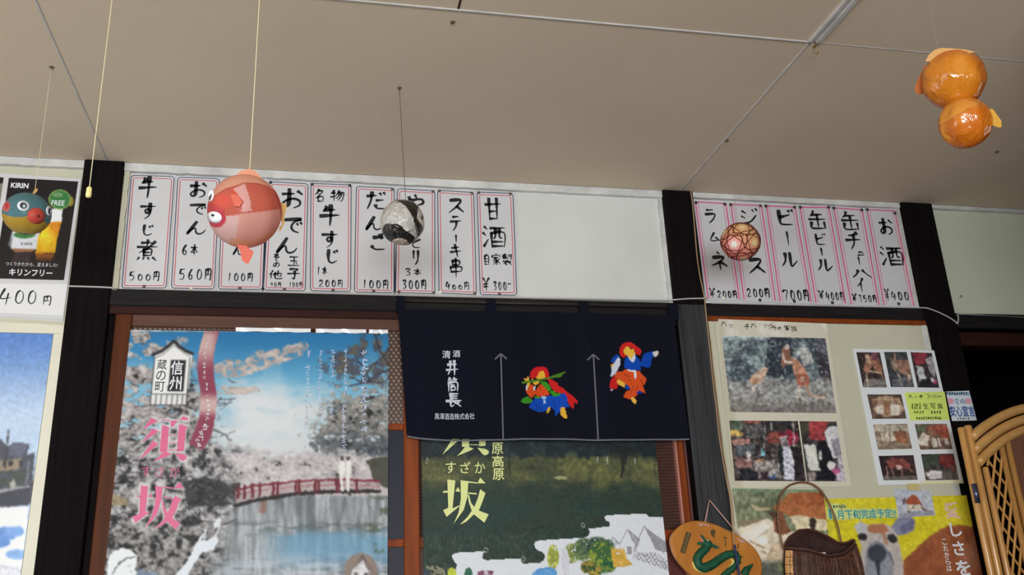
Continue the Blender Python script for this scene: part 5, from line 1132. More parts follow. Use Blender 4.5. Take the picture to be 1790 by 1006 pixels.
def dancer2(p):
    cl_base(p); P_ = lambda L, c: p.poly(Zn2(L), c); R, O, Y, B, Wt = (200, 38, 36), (212, 80, 34), (228, 180, 70), (18, 70, 172), (206, 212, 228)
    P_([(275,220),(285,150),(320,100),(390,70),(450,75),(520,130),(585,175),(600,220),(570,265),(510,250),(480,170),(400,140),(350,180),(380,270),(330,305),(290,270)], R)
    P_([(345,400),(360,310),(400,275),(500,260),(560,320),(580,380),(640,240),(720,215),(780,200),(795,265),(755,300),(735,420),(710,450),(640,435),(590,420),(590,480),(480,490),(400,470),(345,450)], B)
    P_([(140,370),(180,290),(240,250),(280,280),(270,310),(200,370)], B); P_([(265,290),(290,330),(285,400),(250,470),(220,530),(135,590),(160,480),(150,430),(200,370)], Wt); P_([(145,405),(185,385),(180,430),(150,450)], Y)
    P_([(330,200),(370,140),(410,140),(440,180),(480,175),(500,235),(490,280),(450,330),(400,280),(350,240)], Y); P_([(390,270),(450,325),(500,240),(512,300),(490,360),(460,370),(430,340)], Wt)
    P_([(185,580),(240,510),(320,500),(360,470),(480,490),(560,490),(620,560),(672,610),(640,700),(610,690),(655,820),(560,800),(520,860),(420,910),(330,880),(370,800),(430,770),(420,720),(300,640),(240,620)], O)
    P_([(120,740),(140,640),(190,570),(240,620),(250,690),(240,750),(200,770)], R); P_([(130,770),(185,760),(150,800)], (200, 170, 190)); P_([(230,640),(270,620),(360,680),(350,740),(290,710),(250,690)], Y); P_([(355,690),(430,730),(420,770),(370,765)], B)
    P_([(770,215),(840,190),(860,210),(830,275),(800,285),(775,255)], (216, 206, 200)); P_([(390,475),(470,480),(520,490),(520,600),(490,610),(490,510),(400,495)], (226, 222, 232)); P_([(520,810),(570,780),(620,810),(580,835),(540,830)], (28, 46, 140))
    P_([(430,890),(480,875),(530,930),(510,985),(470,950)], Y)
    for L in ([(360, 560), (430, 580)], [(400, 620), (450, 640)], [(480, 720), (440, 820)], [(580, 620), (630, 700)], [(340, 540), (390, 560)], [(540, 700), (520, 780)], [(200, 560), (190, 600)]): p.line(Zn2(L), 1.1, (110, 44, 24), .8)
nv = thing('noren_curtain', W(950, 770, YV), 'dark indigo noren curtain with white writing and two printed dancers', 'curtain')
PQ = [[(696, 541), (866, 544.5), (878.2, 769.5), (711, 764.5)], [(866, 544.5), (1030, 547.5), (1044.2, 770.5), (880.0, 769.5)], [(1030, 547.5), (1177, 551), (1205, 769.5), (1046, 770.5)]]
for q, fn in zip(PQ, (cl_base, dancer1, dancer2)): painted('cloth_panel', q, YV, 1.35, fn, M_CLOTH, nv, th=.0016, yf=cloth, gain=1.0)
M_IND = mat('indigo_cloth_tab', INDIGO, .9, .1)
for xa, xb, yt in ((692.5, 706, 516), (850, 866, 521), (1013, 1029, 525.5), (1168.5, 1185, 529.5)):
    a, b = W(xa, yt, YV), W(xb, yt+.3, YV); c, d = W(xb+1.2, yt+30, YV), W(xa+1.2, yt+30, YV)
    prof = [(YV+.0, d[2]), (YV-.003, d[2]+.01), (YV-.001, a[2]-.008), (YV+.006, a[2]), (YV+.014, a[2]-.006), (YV+.016, d[2])]
    mb = MB(); n = len(prof)
    for (p0, p1) in zip(prof[:-1], prof[1:]):
        f = lambda z: (z-d[2])/(a[2]-d[2])
        xl = lambda z: d[0]+(a[0]-d[0])*f(z); xr = lambda z: c[0]+(b[0]-c[0])*f(z)
        mb.add([(xl(p0[1]), p0[0], p0[1]), (xr(p0[1]), p0[0], p0[1]), (xr(p1[1]), p1[0], p1[1]), (xl(p1[1]), p1[0], p1[1])], [(0, 1, 2, 3)])
    mb.build('cloth_tab', M_IND, nv)
zr = W(950, 533, YV)[2]
rod = MB(); rod.tube([(W(690, 530, -.022)[0], YV+.008, W(700, 524, YV)[2]), (W(1187, 540, -.022)[0], YV+.008, W(1178, 536.5, YV)[2])], .0045, 10); rod.build('curtain_rod', mat('dark_bamboo_rod', (42, 34, 32), .5, .3), nv, smooth=True)
M_STITCH = mat('grey_stitching', (104, 104, 112), .8, .15)
mb = MB(); yc = lambda x, z: YV-.0012+float(cloth(np.array(x), np.array(z)))
hem = [(711.5, 763.5), (735, 767), (770, 769.5), (820, 770.5), (876, 769.8), (930, 768.2), (982, 767.8), (1045, 770.4), (1100, 769.8), (1150, 768.8), (1204.5, 768.5)]
ribbon(mb, [(lambda w: (w[0], w[2]))(W(a, b, YV)) for a, b in spline(hem, 6)], 2.7*mpp(W(950, 770, YV)), yc); mb.sheet('hem_stitching', M_STITCH, nv)
for a, b in (((875.2, 620), (879.2, 769)), ((1036.6, 621.5), (1045.2, 769.5))):
    mb = MB(); k = mpp(W(*a, YV)); L = [(lambda w: np.array([w[0], w[2]]))(W(a[0]+(b[0]-a[0])*t, a[1]+(b[1]-a[1])*t, YV)) for t in np.linspace(0, 1, 14)]
    ribbon(mb, L, 2.5*k, yc)
    for s in (-1, 1): ribbon(mb, [(lambda w: np.array([w[0], w[2]]))(W(a[0]+s*10.2*t, a[1]-.8+9.6*t, YV)) for t in (0, .5, 1)], 2.6*k, yc)
    mb.sheet('arrow_stitching', M_STITCH, nv)
mb = MB(); ycl = lambda x, z: float(cloth(np.array(x), np.array(z)))
settext(mb, '清', (773, 612.5, 788, 626.5), YV-.0014, .012, ycl); settext(mb, '酒', (791.5, 612.5, 804.5, 624.5), YV-.0014, .012, ycl)
settext(mb, '黒澤酒造株式会社', (760, 722.5, 829.5, 733.5), YV-.0014, .006, ycl)
for ch, cx, cy, w, h in (('井', 791, 643, 23, 27), ('筒', 792, 672.5, 20, 26), ('長', 794, 699, 30, 25)): brush(mb, ch, cx, cy, w, h, YV-.0014, 4.6 if ch == '井' else 3.9 if ch == '筒' else 4.6, ycl, seed=2)
mb.sheet('lettering', mat('white_dyed_writing', (196, 200, 210), .8, .15), nv)

# ------------------------------------------------------------------ hanging paper balloons and balls
YAX = None
def orb(name, cpx, rpx, yw, fn, material, parent, nu=170, nv=110, dent=None, gain=1.15, aim=None):
    """a paper ball painted by looking straight at it: centre px, radii px, on the plane yw"""
    c = W(cpx[0], cpx[1], yw); k = mpp(c); view = c-np.array([0, CAMY, EYE]); view /= np.linalg.norm(view)
    r_ = np.cross(view, (0, 0, 1.)); r_ /= np.linalg.norm(r_); u_ = np.cross(r_, view)
    th = np.linspace(0, math.pi, nv+1); ph = np.linspace(0, 2*math.pi, nu, endpoint=False)
    T, Ph = np.meshgrid(th, ph, indexing='ij'); T = T.ravel(); Ph = Ph.ravel()
    d = np.stack([np.sin(T)*np.cos(Ph), np.sin(T)*np.sin(Ph), np.cos(T)], 1)        # local: x right, y away, z up (view frame)
    s = np.ones(len(d)) if dent is None else dent(d)
    rr = 0.5*(rpx[0]+rpx[1])
    P = (d[:, :1]*r_*rpx[0]+d[:, 1:2]*view*rr+d[:, 2:]*u_*rpx[1])*s[:, None]*k
    # colours: pattern coordinates u, v in px around the centre; the far half mirrors the near half
    pt = Paint(cpx[0]+d[:, 0]*rpx[0], cpx[1]-d[:, 2]*rpx[1]); pt.d = d; fn(pt)
    F = []
    for j in range(nv):
        for i in range(nu):
            a = j*nu+i; b = j*nu+(i+1) % nu; F.append((a, a+nu, b+nu, b))
    me = bpy.data.meshes.new(name); o0 = ORG[parent]
    me.from_pydata((P+c-o0).tolist(), [], F); me.materials.append(material); me.polygons.foreach_set('use_smooth', [True]*len(F))
    setcol(me, pt.c, gain)
    o = link(name, me, parent, o0)
    def surf(px, py, lift=0.0):
        """point of the near surface seen at photo px (px, py) and its normal"""
        a = (px-cpx[0])/rpx[0]; b = -(py-cpx[1])/rpx[1]; q = max(0.02, 1-a*a-b*b); dd = np.array([a, -math.sqrt(q), b])
        pnt = c+(dd[0]*r_*rpx[0]+dd[1]*view*rr+dd[2]*u_*rpx[1])*k
        nn = dd[0]*r_/rpx[0]+dd[1]*view/rr+dd[2]*u_/rpx[1]; nn /= np.linalg.norm(nn)
        return pnt+nn*lift*k, nn
    return o, c, k, (r_, view, u_), surf
def patch(name, surf, cx, cy, rx, ry, material, parent, rot=0.0, lift=.5, dome=0.0, th=.6, k=.001):
    """round paper disc glued on a ball, following its surface"""
    mb = MB(); n = 22; rings = [0, .55, 1.0]; vs = []; fs = []
    for ri, q in enumerate(rings):
        for i in range(n):
            a = 2*math.pi*i/n; ex, ey = rx*q*math.cos(a), ry*q*math.sin(a)
            x = cx+ex*math.cos(rot)-ey*math.sin(rot); y = cy+ex*math.sin(rot)+ey*math.cos(rot)
            vs.append(surf(x, y, lift+dome*(1-q*q))[0])
    for i in range(n): vs.append(surf(cx+(rx*math.cos(2*math.pi*i/n)*math.cos(rot)-ry*math.sin(2*math.pi*i/n)*math.sin(rot)), cy+(rx*math.cos(2*math.pi*i/n)*math.sin(rot)+ry*math.sin(2*math.pi*i/n)*math.cos(rot)), lift-th)[0])
    for ri in range(2):
        for i in range(n): fs.append((ri*n+i, ri*n+(i+1) % n, (ri+1)*n+(i+1) % n, (ri+1)*n+i))
    for i in range(n): fs.append((2*n+i, 2*n+(i+1) % n, 3*n+(i+1) % n, 3*n+i))
    return mb.add(vs, fs).build(name, material, parent, smooth=True)
def fin(name, c, k, fr, cpx, outline, material, parent, off=0.0, th=.5, bend=None):
    """a paper fin: outline in photo px in the plane through the ball's centre, off px towards the viewer"""
    r_, v_, u_ = fr; n = len(outline); fr_ = []; bk = []
    for a, b in outline:
        o2 = off+(bend(a, b) if bend else 0)
        p = c+((a-cpx[0])*r_-(b-cpx[1])*u_-o2*v_)*k; fr_.append(p-v_*th*k/2); bk.append(p+v_*th*k/2)
    return MB().add(fr_+bk, [tuple(range(n)), tuple(range(2*n-1, n-1, -1))]+[(i, i+n, (i+1) % n+n, (i+1) % n) for i in range(n)]).build(name, material, parent)
def string(parent, a, b, r, m, name='string', sag=0.0):
    a = np.array(a, float); b = np.array(b, float)
    pts = [a+(b-a)*t for t in np.linspace(0, 1, 6)]
    return MB().tube(pts, r, 6).build(name, m, parent, smooth=True)
M_STRW = mat('cream_string', (226, 214, 176), .8, .2)
M_STRD = mat('dark_thread', (84, 74, 64), .8, .2)
M_EYEW = mat('white_eye_paper', (236, 236, 238), .5, .3)
M_EYEB = mat('black_eye_paper', (34, 34, 38), .4, .4)
def pin(parent, p): return MB().ball((p[0], p[1], CEIL-.001), .0055, .0055, .0035, 12, 6).build('ceiling_pin', M_NAIL, parent, smooth=True)

# --- goldfish balloon
M_PBAL = pmat('waxed_balloon_paper', .42, .35, bump=.14, bscale=40, trans=.5)
Zg = lambda L: [(350+a/5.294, 280+b/5.294) for a, b in L]
def fish_paint(p):
    p.c[:] = (206, 160, 150)
    low = Zg([(60, 560), (240, 530), (400, 492), (560, 462), (760, 415), (780, 900), (60, 900)])
    p.poly(Zg([(-100, -50), (900, -50), (900, 330), (670, 270), (610, 238), (500, 214), (400, 222), (240, 286), (140, 365), (60, 430)]), (206, 156, 132))
    p.poly(Zg([(60, 430), (140, 365), (240, 286), (400, 222), (500, 214), (610, 238), (670, 270), (760, 330), (760, 420), (560, 462), (400, 492), (240, 530), (60, 560)]), (182, 96, 80))
    p.poly(Zg([(430, 300), (690, 330), (760, 415), (480, 475)]), (190, 104, 84), .5)
    p.poly(low, (204, 158, 148)); p.poly(Zg([(0, 560), (240, 530), (370, 520), (350, 700), (420, 900), (0, 900)]), (222, 186, 184), .8); p.poly(Zg([(300, 720), (480, 735), (600, 690), (700, 610), (800, 520), (800, 900), (300, 900)]), (206, 160, 126), .8)
    for a in ([(140, 365), (240, 286), (400, 222), (500, 214), (610, 238), (670, 270), (720, 400), (745, 520)],): p.line(Zg(a), 1.5, (150, 66, 54), .85)
    p.line(Zg([(240, 530), (400, 492), (560, 462), (720, 425)]), 1.2, (170, 76, 66), .7)
    p.ell(*Zg([(165, 560)])[0], 17, 15.5, (184, 66, 84)); p.poly(Zg([(60, 430), (140, 420), (240, 470), (240, 540), (120, 540), (60, 560)]), (178, 66, 76), .8); p.ell(*Zg([(220, 400)])[0], 15, 12, (214, 92, 80), .7, 0, .4)
    p.poly(Zg([(295, 285), (400, 228), (452, 365), (470, 470), (380, 480), (400, 390)]), (220, 172, 168), .9); p.mix(sst(440, 452, p.y)*.5, (206, 166, 140))
yfh = -1.12
c0 = W(428, 368, yfh)
fish = thing('goldfish_balloon', c0, 'pink and orange paper goldfish balloon with white eyes on a cream string', 'paper balloon')
gore = lambda d: 1+.012*np.cos(8*np.arctan2(d[:, 1], d[:, 0])+.7)*(1-d[:, 2]**2)
o, c, k, fr, sf = orb('body', (428, 369.5), (62, 64.5), yfh, fish_paint, M_PBAL, fish, dent=gore, gain=1.45)
M_FINP = mat('peach_fin_paper', (240, 176, 140), .5, .3, trans=.4); M_FINR = mat('coral_fin_paper', (240, 130, 108), .5, .3, trans=.4); M_FINT = mat('straw_fin_paper', (226, 188, 120), .5, .3, trans=.4)
fin('dorsal_fin', c, k, fr, (428, 369.5), Zg([(320, 135), (360, 105), (430, 80), (480, 95), (525, 130), (545, 165), (480, 150), (400, 150)]), M_FINP, fish, 4)
fin('tail_fin', c, k, fr, (428, 369.5), Zg([(700, 365), (760, 372), (785, 382), (780, 450), (768, 500), (775, 560), (735, 650), (730, 600), (755, 570), (740, 530)]), M_FINT, fish, -6, bend=lambda a, b: (a-480)*.5)
fin('belly_fin', c, k, fr, (428, 369.5), Zg([(362, 790), (385, 755), (420, 765), (470, 810), (512, 835), (500, 880), (470, 950), (440, 945), (410, 915), (395, 850)]), M_FINR, fish, 26, bend=lambda a, b: (b-430)*.3)
mb = MB(); P0 = [sf(*q, 1.0)[0] for q in Zg([(285, 330), (300, 290), (330, 310)])]; P1 = [sf(*q, 7.0)[0] for q in Zg([(330, 440), (370, 440), (388, 405), (360, 350)])]
mb.add(P0[:2]+P1+[sf(*Zg([(330, 285)])[0], 1.0)[0]], [(0, 1, 5), (0, 5, 4), (0, 4, 2), (2, 4, 3), (1, 5, 0)]); mb.build('side_fin', M_FINR, fish)
ey = patch('eye', sf, *Zg([(157, 548)])[0], 12.4, 9.6, mat('glossy_white_mouth', (238, 238, 242), .25, .5), fish, .12, 1.2, 1.2)
patch('pupil', sf, *Zg([(153, 528)])[0], 2.4, 1.9, M_EYEB, ey, 0, 3.8, .4)
ey = patch('eye', sf, *Zg([(113, 356)])[0], 4.6, 10, M_EYEW, fish, .1, .8, .4); patch('pupil', sf, *Zg([(111, 368)])[0], 2.0, 6.0, M_EYEB, ey, .1, 1.6, .2)
top = W(436.5, 299, yfh); string(fish, (top[0], yfh, top[2]), (top[0], yfh, CEIL-.001), .0009, M_STRW); pin(fish, (top[0], yfh))

# --- cow-patterned balloon
Zw = lambda L: [(650+a/8.383, 320+b/8.383) for a, b in L]
M_GLOSS = pmat('crinkled_glossy_paper', .22, .5, coat=.5, bump=.8, bscale=42, trans=.15, bdist=.012)
def cow_paint(p):
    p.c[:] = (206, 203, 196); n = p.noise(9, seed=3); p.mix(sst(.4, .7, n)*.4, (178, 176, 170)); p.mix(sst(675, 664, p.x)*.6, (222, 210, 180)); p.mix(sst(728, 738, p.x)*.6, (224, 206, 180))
    K = (36, 31, 30)
    p.poly(Zw([(300, 200), (760, 200), (720, 320), (690, 340), (668, 400), (660, 520), (700, 580), (740, 630), (750, 680), (690, 785), (665, 775), (618, 620), (600, 510), (560, 440), (500, 350), (440, 300), (360, 265)]), K)
    p.poly(Zw([(158, 680), (180, 620), (225, 595), (300, 600), (370, 598), (440, 640), (490, 695), (560, 735), (628, 795), (612, 850), (560, 885), (510, 850), (470, 818), (400, 805), (330, 822), (290, 860), (200, 820), (160, 740)]), K)
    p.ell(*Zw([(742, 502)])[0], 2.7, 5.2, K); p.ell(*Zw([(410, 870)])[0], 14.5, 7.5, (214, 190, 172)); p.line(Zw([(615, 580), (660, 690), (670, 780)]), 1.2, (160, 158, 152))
hk = WC(698, 153); yc_ = float(hk[1]); c0 = W(703, 389, yc_)
cow = thing('cow_balloon', c0, 'black and white cow-patterned glossy paper balloon on a dark thread', 'paper balloon')
dent = lambda d: 1+.02*np.sin(5*d[:, 0]+3*d[:, 2])*np.cos(4*d[:, 2]-2*d[:, 0]+1)
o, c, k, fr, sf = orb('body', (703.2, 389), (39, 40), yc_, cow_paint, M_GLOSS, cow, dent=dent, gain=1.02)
t0 = c+fr[2]*39*k+fr[0]*6*k; string(cow, t0, (hk[0], yc_, CEIL-.002), .0008, M_STRD); pin(cow, hk)
fin('paper_tab', c, k, fr, (703.2, 389), Zw([(330, 262), (360, 243), (480, 252), (600, 268), (560, 290), (420, 280)]), mat('dark_tab_paper', (66, 62, 60), .4, .4), cow, 12)

# --- stitched thread ball
hk = WC(1271, 245); yt_ = float(hk[1]); c0 = W(1294.2, 423, yt_)
tem = thing('temari_ball', c0, 'pink and straw stitched thread ball with white star flowers, hanging before the drink slips', 'ornament ball')
TC = (1294.4, 422.6)
def tem_paint(p):
    n = p.noise(7, seed=3); t = sst(-.75, .65, p.d[:, 0]*.55+p.d[:, 2]*.75)[:, None]
    p.c = np.array((214, 122, 112.))*(1-t)+np.array((196, 152, 98.))*t; p.mix(n*.25, (224, 146, 132))
    p.ell(*(1240+430/10.06, 370+560/10.06), 11.5, 12.5, (236, 160, 158), .8, 0, .25)
M_THREAD = pmat('wound_thread', .75, .25, bump=.3, bscale=500, bdist=.001)
o, c, k, fr, sf = orb('thread_body', TC, (33.8, 32.6), yt_, tem_paint, M_THREAD, tem, gain=1.18)
# flowers at the twelve corners of an icosahedron turned so that one faces the viewer at lower left
ga = (1+5**.5)/2; ic = np.array([(0, a, b*ga) for a in (-1, 1) for b in (-1, 1)]+[(a, b*ga, 0) for a in (-1, 1) for b in (-1, 1)]+[(b*ga, 0, a) for a in (-1, 1) for b in (-1, 1)], float); ic /= np.linalg.norm(ic[0])
f1 = np.array([-.335, -.93, -.09]); f1 /= np.linalg.norm(f1)
f2 = np.array([.70, -.68, -.16]); f2 = f2-f1*(f1@f2); f2 /= np.linalg.norm(f2)
e1 = ic[0]; nb = [v for v in ic if abs(v@e1-.447) < .01][0]; e2 = nb-e1*(e1@nb); e2 /= np.linalg.norm(e2)
Rm = np.stack([f1, f2, np.cross(f1, f2)], 1)@np.stack([e1, e2, np.cross(e1, e2)], 0)
ic = ic@Rm.T
def onball(v, lift=1.0): return c+(v[0]*fr[0]*33.8+v[1]*fr[1]*33.2+v[2]*fr[2]*32.6)*k*lift
M_FLW = mat('white_thread', (236, 232, 224), .8, .2); M_FLS = mat('straw_thread', (226, 202, 150), .8, .2); M_MAR = mat('maroon_thread', (96, 44, 34), .8, .2)
for i, v in enumerate(ic):
    a = np.cross(v, (.3, .5, .8)); a /= np.linalg.norm(a); b = np.cross(v, a); mb = MB()
    for q in range(6):
        an = q*math.pi/3+.35*i; dr = a*math.cos(an)+b*math.sin(an); pr = np.cross(v, dr); pts = []
        for s_, w_ in ((0, .02), (.10, .055), (.185, .05), (.215, .0)):
            pts.append((s_, w_))
        L = [v+dr*s_+pr*w_ for s_, w_ in pts]+[v+dr*s_-pr*w_ for s_, w_ in pts[::-1]]
        mb.add([onball(p/np.linalg.norm(p), 1.012) for p in L], [tuple(range(len(L)))])
    mb.build('star_flower', M_FLW if i == 0 else M_FLS, tem)
for i, v in enumerate(ic):
    a = np.cross(v, (.3, .5, .8)); a /= np.linalg.norm(a); b = np.cross(v, a); mb = MB()
    for q, R_ in [(q_, r_v) for r_v in (.36, .50) for q_ in range(5)]:
        an = q*2*math.pi/5+.35*i+.3+(.63 if R_ > .45 else 0); m_ = a*math.cos(an)+b*math.sin(an); t_ = np.cross(v, m_)
        pts = []
        for s_ in np.linspace(-.52, .52, 7): w_ = v+m_*R_+t_*s_; pts.append(onball(w_/np.linalg.norm(w_), 1.008))
        mb.tube(pts, .82*k, 4, cap=False)
    mb.build('maroon_winding', M_MAR, tem)
string(tem, c+fr[2]*32*k, (hk[0], yt_, CEIL-.002), .0005, mat('thin_grey_thread', (150, 138, 124), .8, .2)); pin(tem, hk)

# --- bird balloon
Zb_ = lambda L: [(a/8.386, 300+b/8.386) for a, b in L]
hk = WC(90, 117); yb_ = float(hk[1]); c0 = W(47, 373, yb_)
bird = thing('bird_balloon', c0, 'teal and yellow paper bird balloon with a round red beak, before the beer poster', 'paper balloon')
def bird_paint(p):
    p.c[:] = (92, 140, 152); n = p.noise(8, seed=4); p.mix(n*.3, (116, 150, 156))
    p.poly(Zb_([(0, 640), (80, 665), (170, 690), (240, 692), (330, 680), (400, 655), (520, 690), (620, 690), (700, 745), (760, 760), (760, 1000), (0, 1000)]), (206, 168, 66)); p.mix(sst(392, 404, p.y)*.5, (196, 164, 92))
    p.mix(sst(408.5, 409.5, p.y), (58, 104, 58)); p.ell(*Zb_([(120, 560)])[0], 6.4, 9.0, (226, 120, 116)); p.ell(*Zb_([(130, 545)])[0], 4, 5.5, (222, 74, 84)); p.mix(sst(344, 338, p.y)*.4, (124, 142, 134))
o, c, k, fr, sf = orb('body', (47.2, 374), (38.4, 37), yb_, bird_paint, M_PBAL, bird, dent=gore)
bk_ = patch('beak', sf, *Zb_([(515, 632)])[0], 13.6, 13.6, mat('red_beak_paper', (204, 78, 62), .5, .3, var=.12, scale=60), bird, 0, 1.0, 3.5)
patch('beak_pinch', sf, *Zb_([(525, 628)])[0], 1.9, 2.4, mat('dark_red_fold', (120, 44, 40), .6, .2), bk_, 0, 5.0, .2)
for (a, b), s_ in (((335, 515), 1.0), ((672, 532), .5)):
    M_GR = mat('grey_eye_ring', (96, 116, 128), .5, .3)
    ey = patch('eye', sf, *Zb_([(a, b)])[0], 8.8*s_+.3, 8.6, M_EYEW, bird, -.15 if s_ < 1 else 0, .6, .3); patch('iris', sf, *Zb_([(a+2, b)])[0], 5.8*s_, 5.8, M_GR, ey, 0, 1.3, .2); patch('pupil', sf, *Zb_([(a-4, b+4)])[0], 3.0*s_, 3.2, M_EYEB, ey, 0, 1.9, .2)
    patch('glint', sf, *Zb_([(a+12, b+8)])[0], 1.7*s_, 1.8, M_EYEW, ey, 0, 2.4, .2)
fin('paper_tab', c, k, fr, (47.2, 374), Zb_([(425, 320), (440, 270), (455, 230), (490, 235), (485, 275), (460, 310)]), M_FINT, bird, 2)
string(bird, c+fr[2]*44*k+fr[0]*7*k, (hk[0], yb_, CEIL-.002), .0006, M_STRW); pin(bird, hk)

# --- orange two-lobed balloon
yd_ = -1.30; Zo = lambda L: [(1580+a/4.572, 60+b/4.572) for a, b in L]
c0 = W(1675, 170, yd_)
org_ = thing('gourd_balloon', c0, 'shiny orange two-lobed paper balloon hanging near the right ceiling', 'paper balloon')
M_ORB = pmat('shiny_orange_paper', .16, .6, coat=.8, bump=.6, bscale=26, trans=.30, bdist=.010)
def or1(p):
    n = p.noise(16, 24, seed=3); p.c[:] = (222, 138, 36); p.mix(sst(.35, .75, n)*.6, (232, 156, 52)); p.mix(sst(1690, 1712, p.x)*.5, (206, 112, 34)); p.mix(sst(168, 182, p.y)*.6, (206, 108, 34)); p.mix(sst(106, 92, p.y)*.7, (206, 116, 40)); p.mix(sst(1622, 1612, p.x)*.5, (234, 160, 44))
def or2(p):
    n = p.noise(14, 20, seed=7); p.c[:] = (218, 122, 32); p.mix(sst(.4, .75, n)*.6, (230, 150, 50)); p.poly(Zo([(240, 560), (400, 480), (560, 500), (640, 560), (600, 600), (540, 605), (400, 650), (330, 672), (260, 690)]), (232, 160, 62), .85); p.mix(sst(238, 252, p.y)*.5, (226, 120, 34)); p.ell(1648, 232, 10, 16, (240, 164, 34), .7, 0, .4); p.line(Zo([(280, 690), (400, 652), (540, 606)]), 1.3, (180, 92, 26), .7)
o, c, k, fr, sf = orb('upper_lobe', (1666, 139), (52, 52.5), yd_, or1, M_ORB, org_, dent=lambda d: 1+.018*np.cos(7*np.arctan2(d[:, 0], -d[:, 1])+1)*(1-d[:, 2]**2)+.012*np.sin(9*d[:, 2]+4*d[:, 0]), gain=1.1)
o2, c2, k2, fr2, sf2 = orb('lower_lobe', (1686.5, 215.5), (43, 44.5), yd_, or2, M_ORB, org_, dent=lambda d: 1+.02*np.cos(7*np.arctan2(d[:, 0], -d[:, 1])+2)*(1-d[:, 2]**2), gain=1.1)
M_YEL = mat('yellow_paper', (240, 190, 60), .3, .4, trans=.35); M_PEA = mat('pale_apricot_paper', (240, 190, 116), .35, .4, trans=.35)
fin('top_flap', c, k, fr, (1665.5, 136.5), Zo([(228, 152), (262, 110), (315, 84), (360, 85), (430, 112), (520, 150), (585, 190), (560, 190), (470, 155), (380, 140), (310, 145), (270, 165)]), M_PEA, org_, 16)
fin('side_fin', c2, k2, fr2, (1686.5, 215.5), Zo([(655, 640), (700, 660), (722, 720), (738, 765), (730, 812), (712, 812), (680, 790), (650, 720)]), M_YEL, org_, 4)
fin('side_fin', c, k, fr, (1665.5, 136.5), Zo([(105, 345), (120, 310), (150, 265), (190, 215), (214, 175), (240, 190), (220, 260), (190, 340), (175, 400), (118, 390)]), mat('orange_paper_fold', (214, 118, 40), .35, .4, trans=.3), org_, 2)
string(org_, c+fr[2]*54*k-fr[0]*12*k, (float((c-fr[0]*12*k)[0]), yd_, CEIL-.002), .0005, mat('thin_grey_thread', (150, 138, 124), .8, .2)); pin(org_, (float((c-fr[0]*12*k)[0]), yd_))

# --- pull cord with a small end plug
yp_ = -1.12; a = W(156.5, 327, yp_); b = W(155, 347, yp_)
pc = thing('pull_cord', a, 'thin pale pull cord with a cream end plug, hanging before the left pillar', 'pull cord')
string(pc, a, (a[0], yp_, CEIL), .0008, M_STRW, 'cord')
k = mpp(a); MB().tube([(a[0], yp_, a[2]), (a[0], yp_, a[2]-3*k), (a[0], yp_, a[2]-17*k), (a[0], yp_, a[2]-20*k)], [2.5*k, 4.6*k, 4.9*k, 3.8*k], 12).build('end_plug', mat('cream_plastic_plug', (236, 222, 150), .35, .5), pc, smooth=True)

# --- ceiling hook, wall screw, wiring
hk = WC(1424, 80)
ch = thing('ceiling_hook', hk, 'small brass screw hook in the ceiling beside the crossing of two joints', 'hook')
pts = [(hk[0], hk[1], CEIL+.002)]+[(hk[0]+.0055*math.sin(t)+.001, hk[1], CEIL-.010-.0075+.0075*math.cos(t)) for t in np.linspace(.2, 4.4, 12)]
MB().tube(pts, .0011, 8).build('hook_wire', mat('worn_brass', (170, 140, 80), .35, .5, metal=.8), ch, smooth=True)
MB().tube([(hk[0], hk[1], CEIL), (hk[0], hk[1], CEIL-.0025)], .004, 12).build('hook_plate', mat('worn_brass', (170, 140, 80), .35, .5, metal=.8), ch)
ws = W(1679, 518.5, YP)
sc = thing('wall_screw', ws, 'small bright screw hook in the greenish board over the doorway', 'screw')
MB().tube([(ws[0], YP+.002, ws[2]), (ws[0], YP-.004, ws[2]), (ws[0], YP-.005, ws[2])], [.0045, .0045, .002], 14).build('screw_head', mat('bright_zinc', (200, 198, 190), .3, .5, metal=.7), sc, smooth=False)
MB().tube([(ws[0], YP-.004, ws[2]), (ws[0]-.004, YP-.008, ws[2]-.006), (ws[0]-.014, YP-.006, ws[2]-.0095)], .0012, 6).build('screw_hook', mat('bright_zinc', (200, 198, 190), .3, .5, metal=.7), sc, smooth=True)
M_CABLE = mat('grey_white_cable', (182, 180, 178), .5, .4)
def path(L, y, yy=None): return [W(a, b, y if yy is None else yy[i]) for i, (a, b) in enumerate(L)]
cp = [(118, 500.5), (150, 501.5), (196, 503.5), (206, 507.5), (300, 508), (420, 510.5), (560, 513), (700, 516.5), (850, 520), (1000, 522.5), (1160, 525.5), (1178, 524.5), (1205, 522.5), (1236, 522)]
ys = [-.012, -.0125, -.012, -.003, 0, 0, 0, 0, 0, 0, -.003, -.0125, -.013, -.0125]
P = [W(a, b, y) for (a, b), y in zip(cp, ys)]; cbo = thing('wall_cable', P[6], 'thin grey cable running along the lintel over the sliding doors', 'cable')
MB().tube(spline(P, 4), .0026, 7).build('cable_run', M_CABLE, cbo, smooth=True)
cp = [(1243, 530), (1300, 531.5), (1420, 534.5), (1540, 537), (1612, 538.5), (1622, 539.5), (1640, 546), (1660, 556), (1671, 563.5), (1674, 566), (1675.5, 556), (1677, 549.5), (1720, 551.5), (1800, 556)]
ys = [-.0062, -.0062, -.0062, -.0062, -.009, -.0125, -.013, -.013, -.0125, -.012, -.009, -.006, -.004, -.004]
P = [W(a, b, y) for (a, b), y in zip(cp, ys)]; cb2 = thing('wall_cable', P[3], 'thin grey cable crossing the far right pillar and running over the dark doorway', 'cable')
MB().tube(spline(P, 4), .0024, 7).build('cable_run', M_CABLE, cb2, smooth=True)
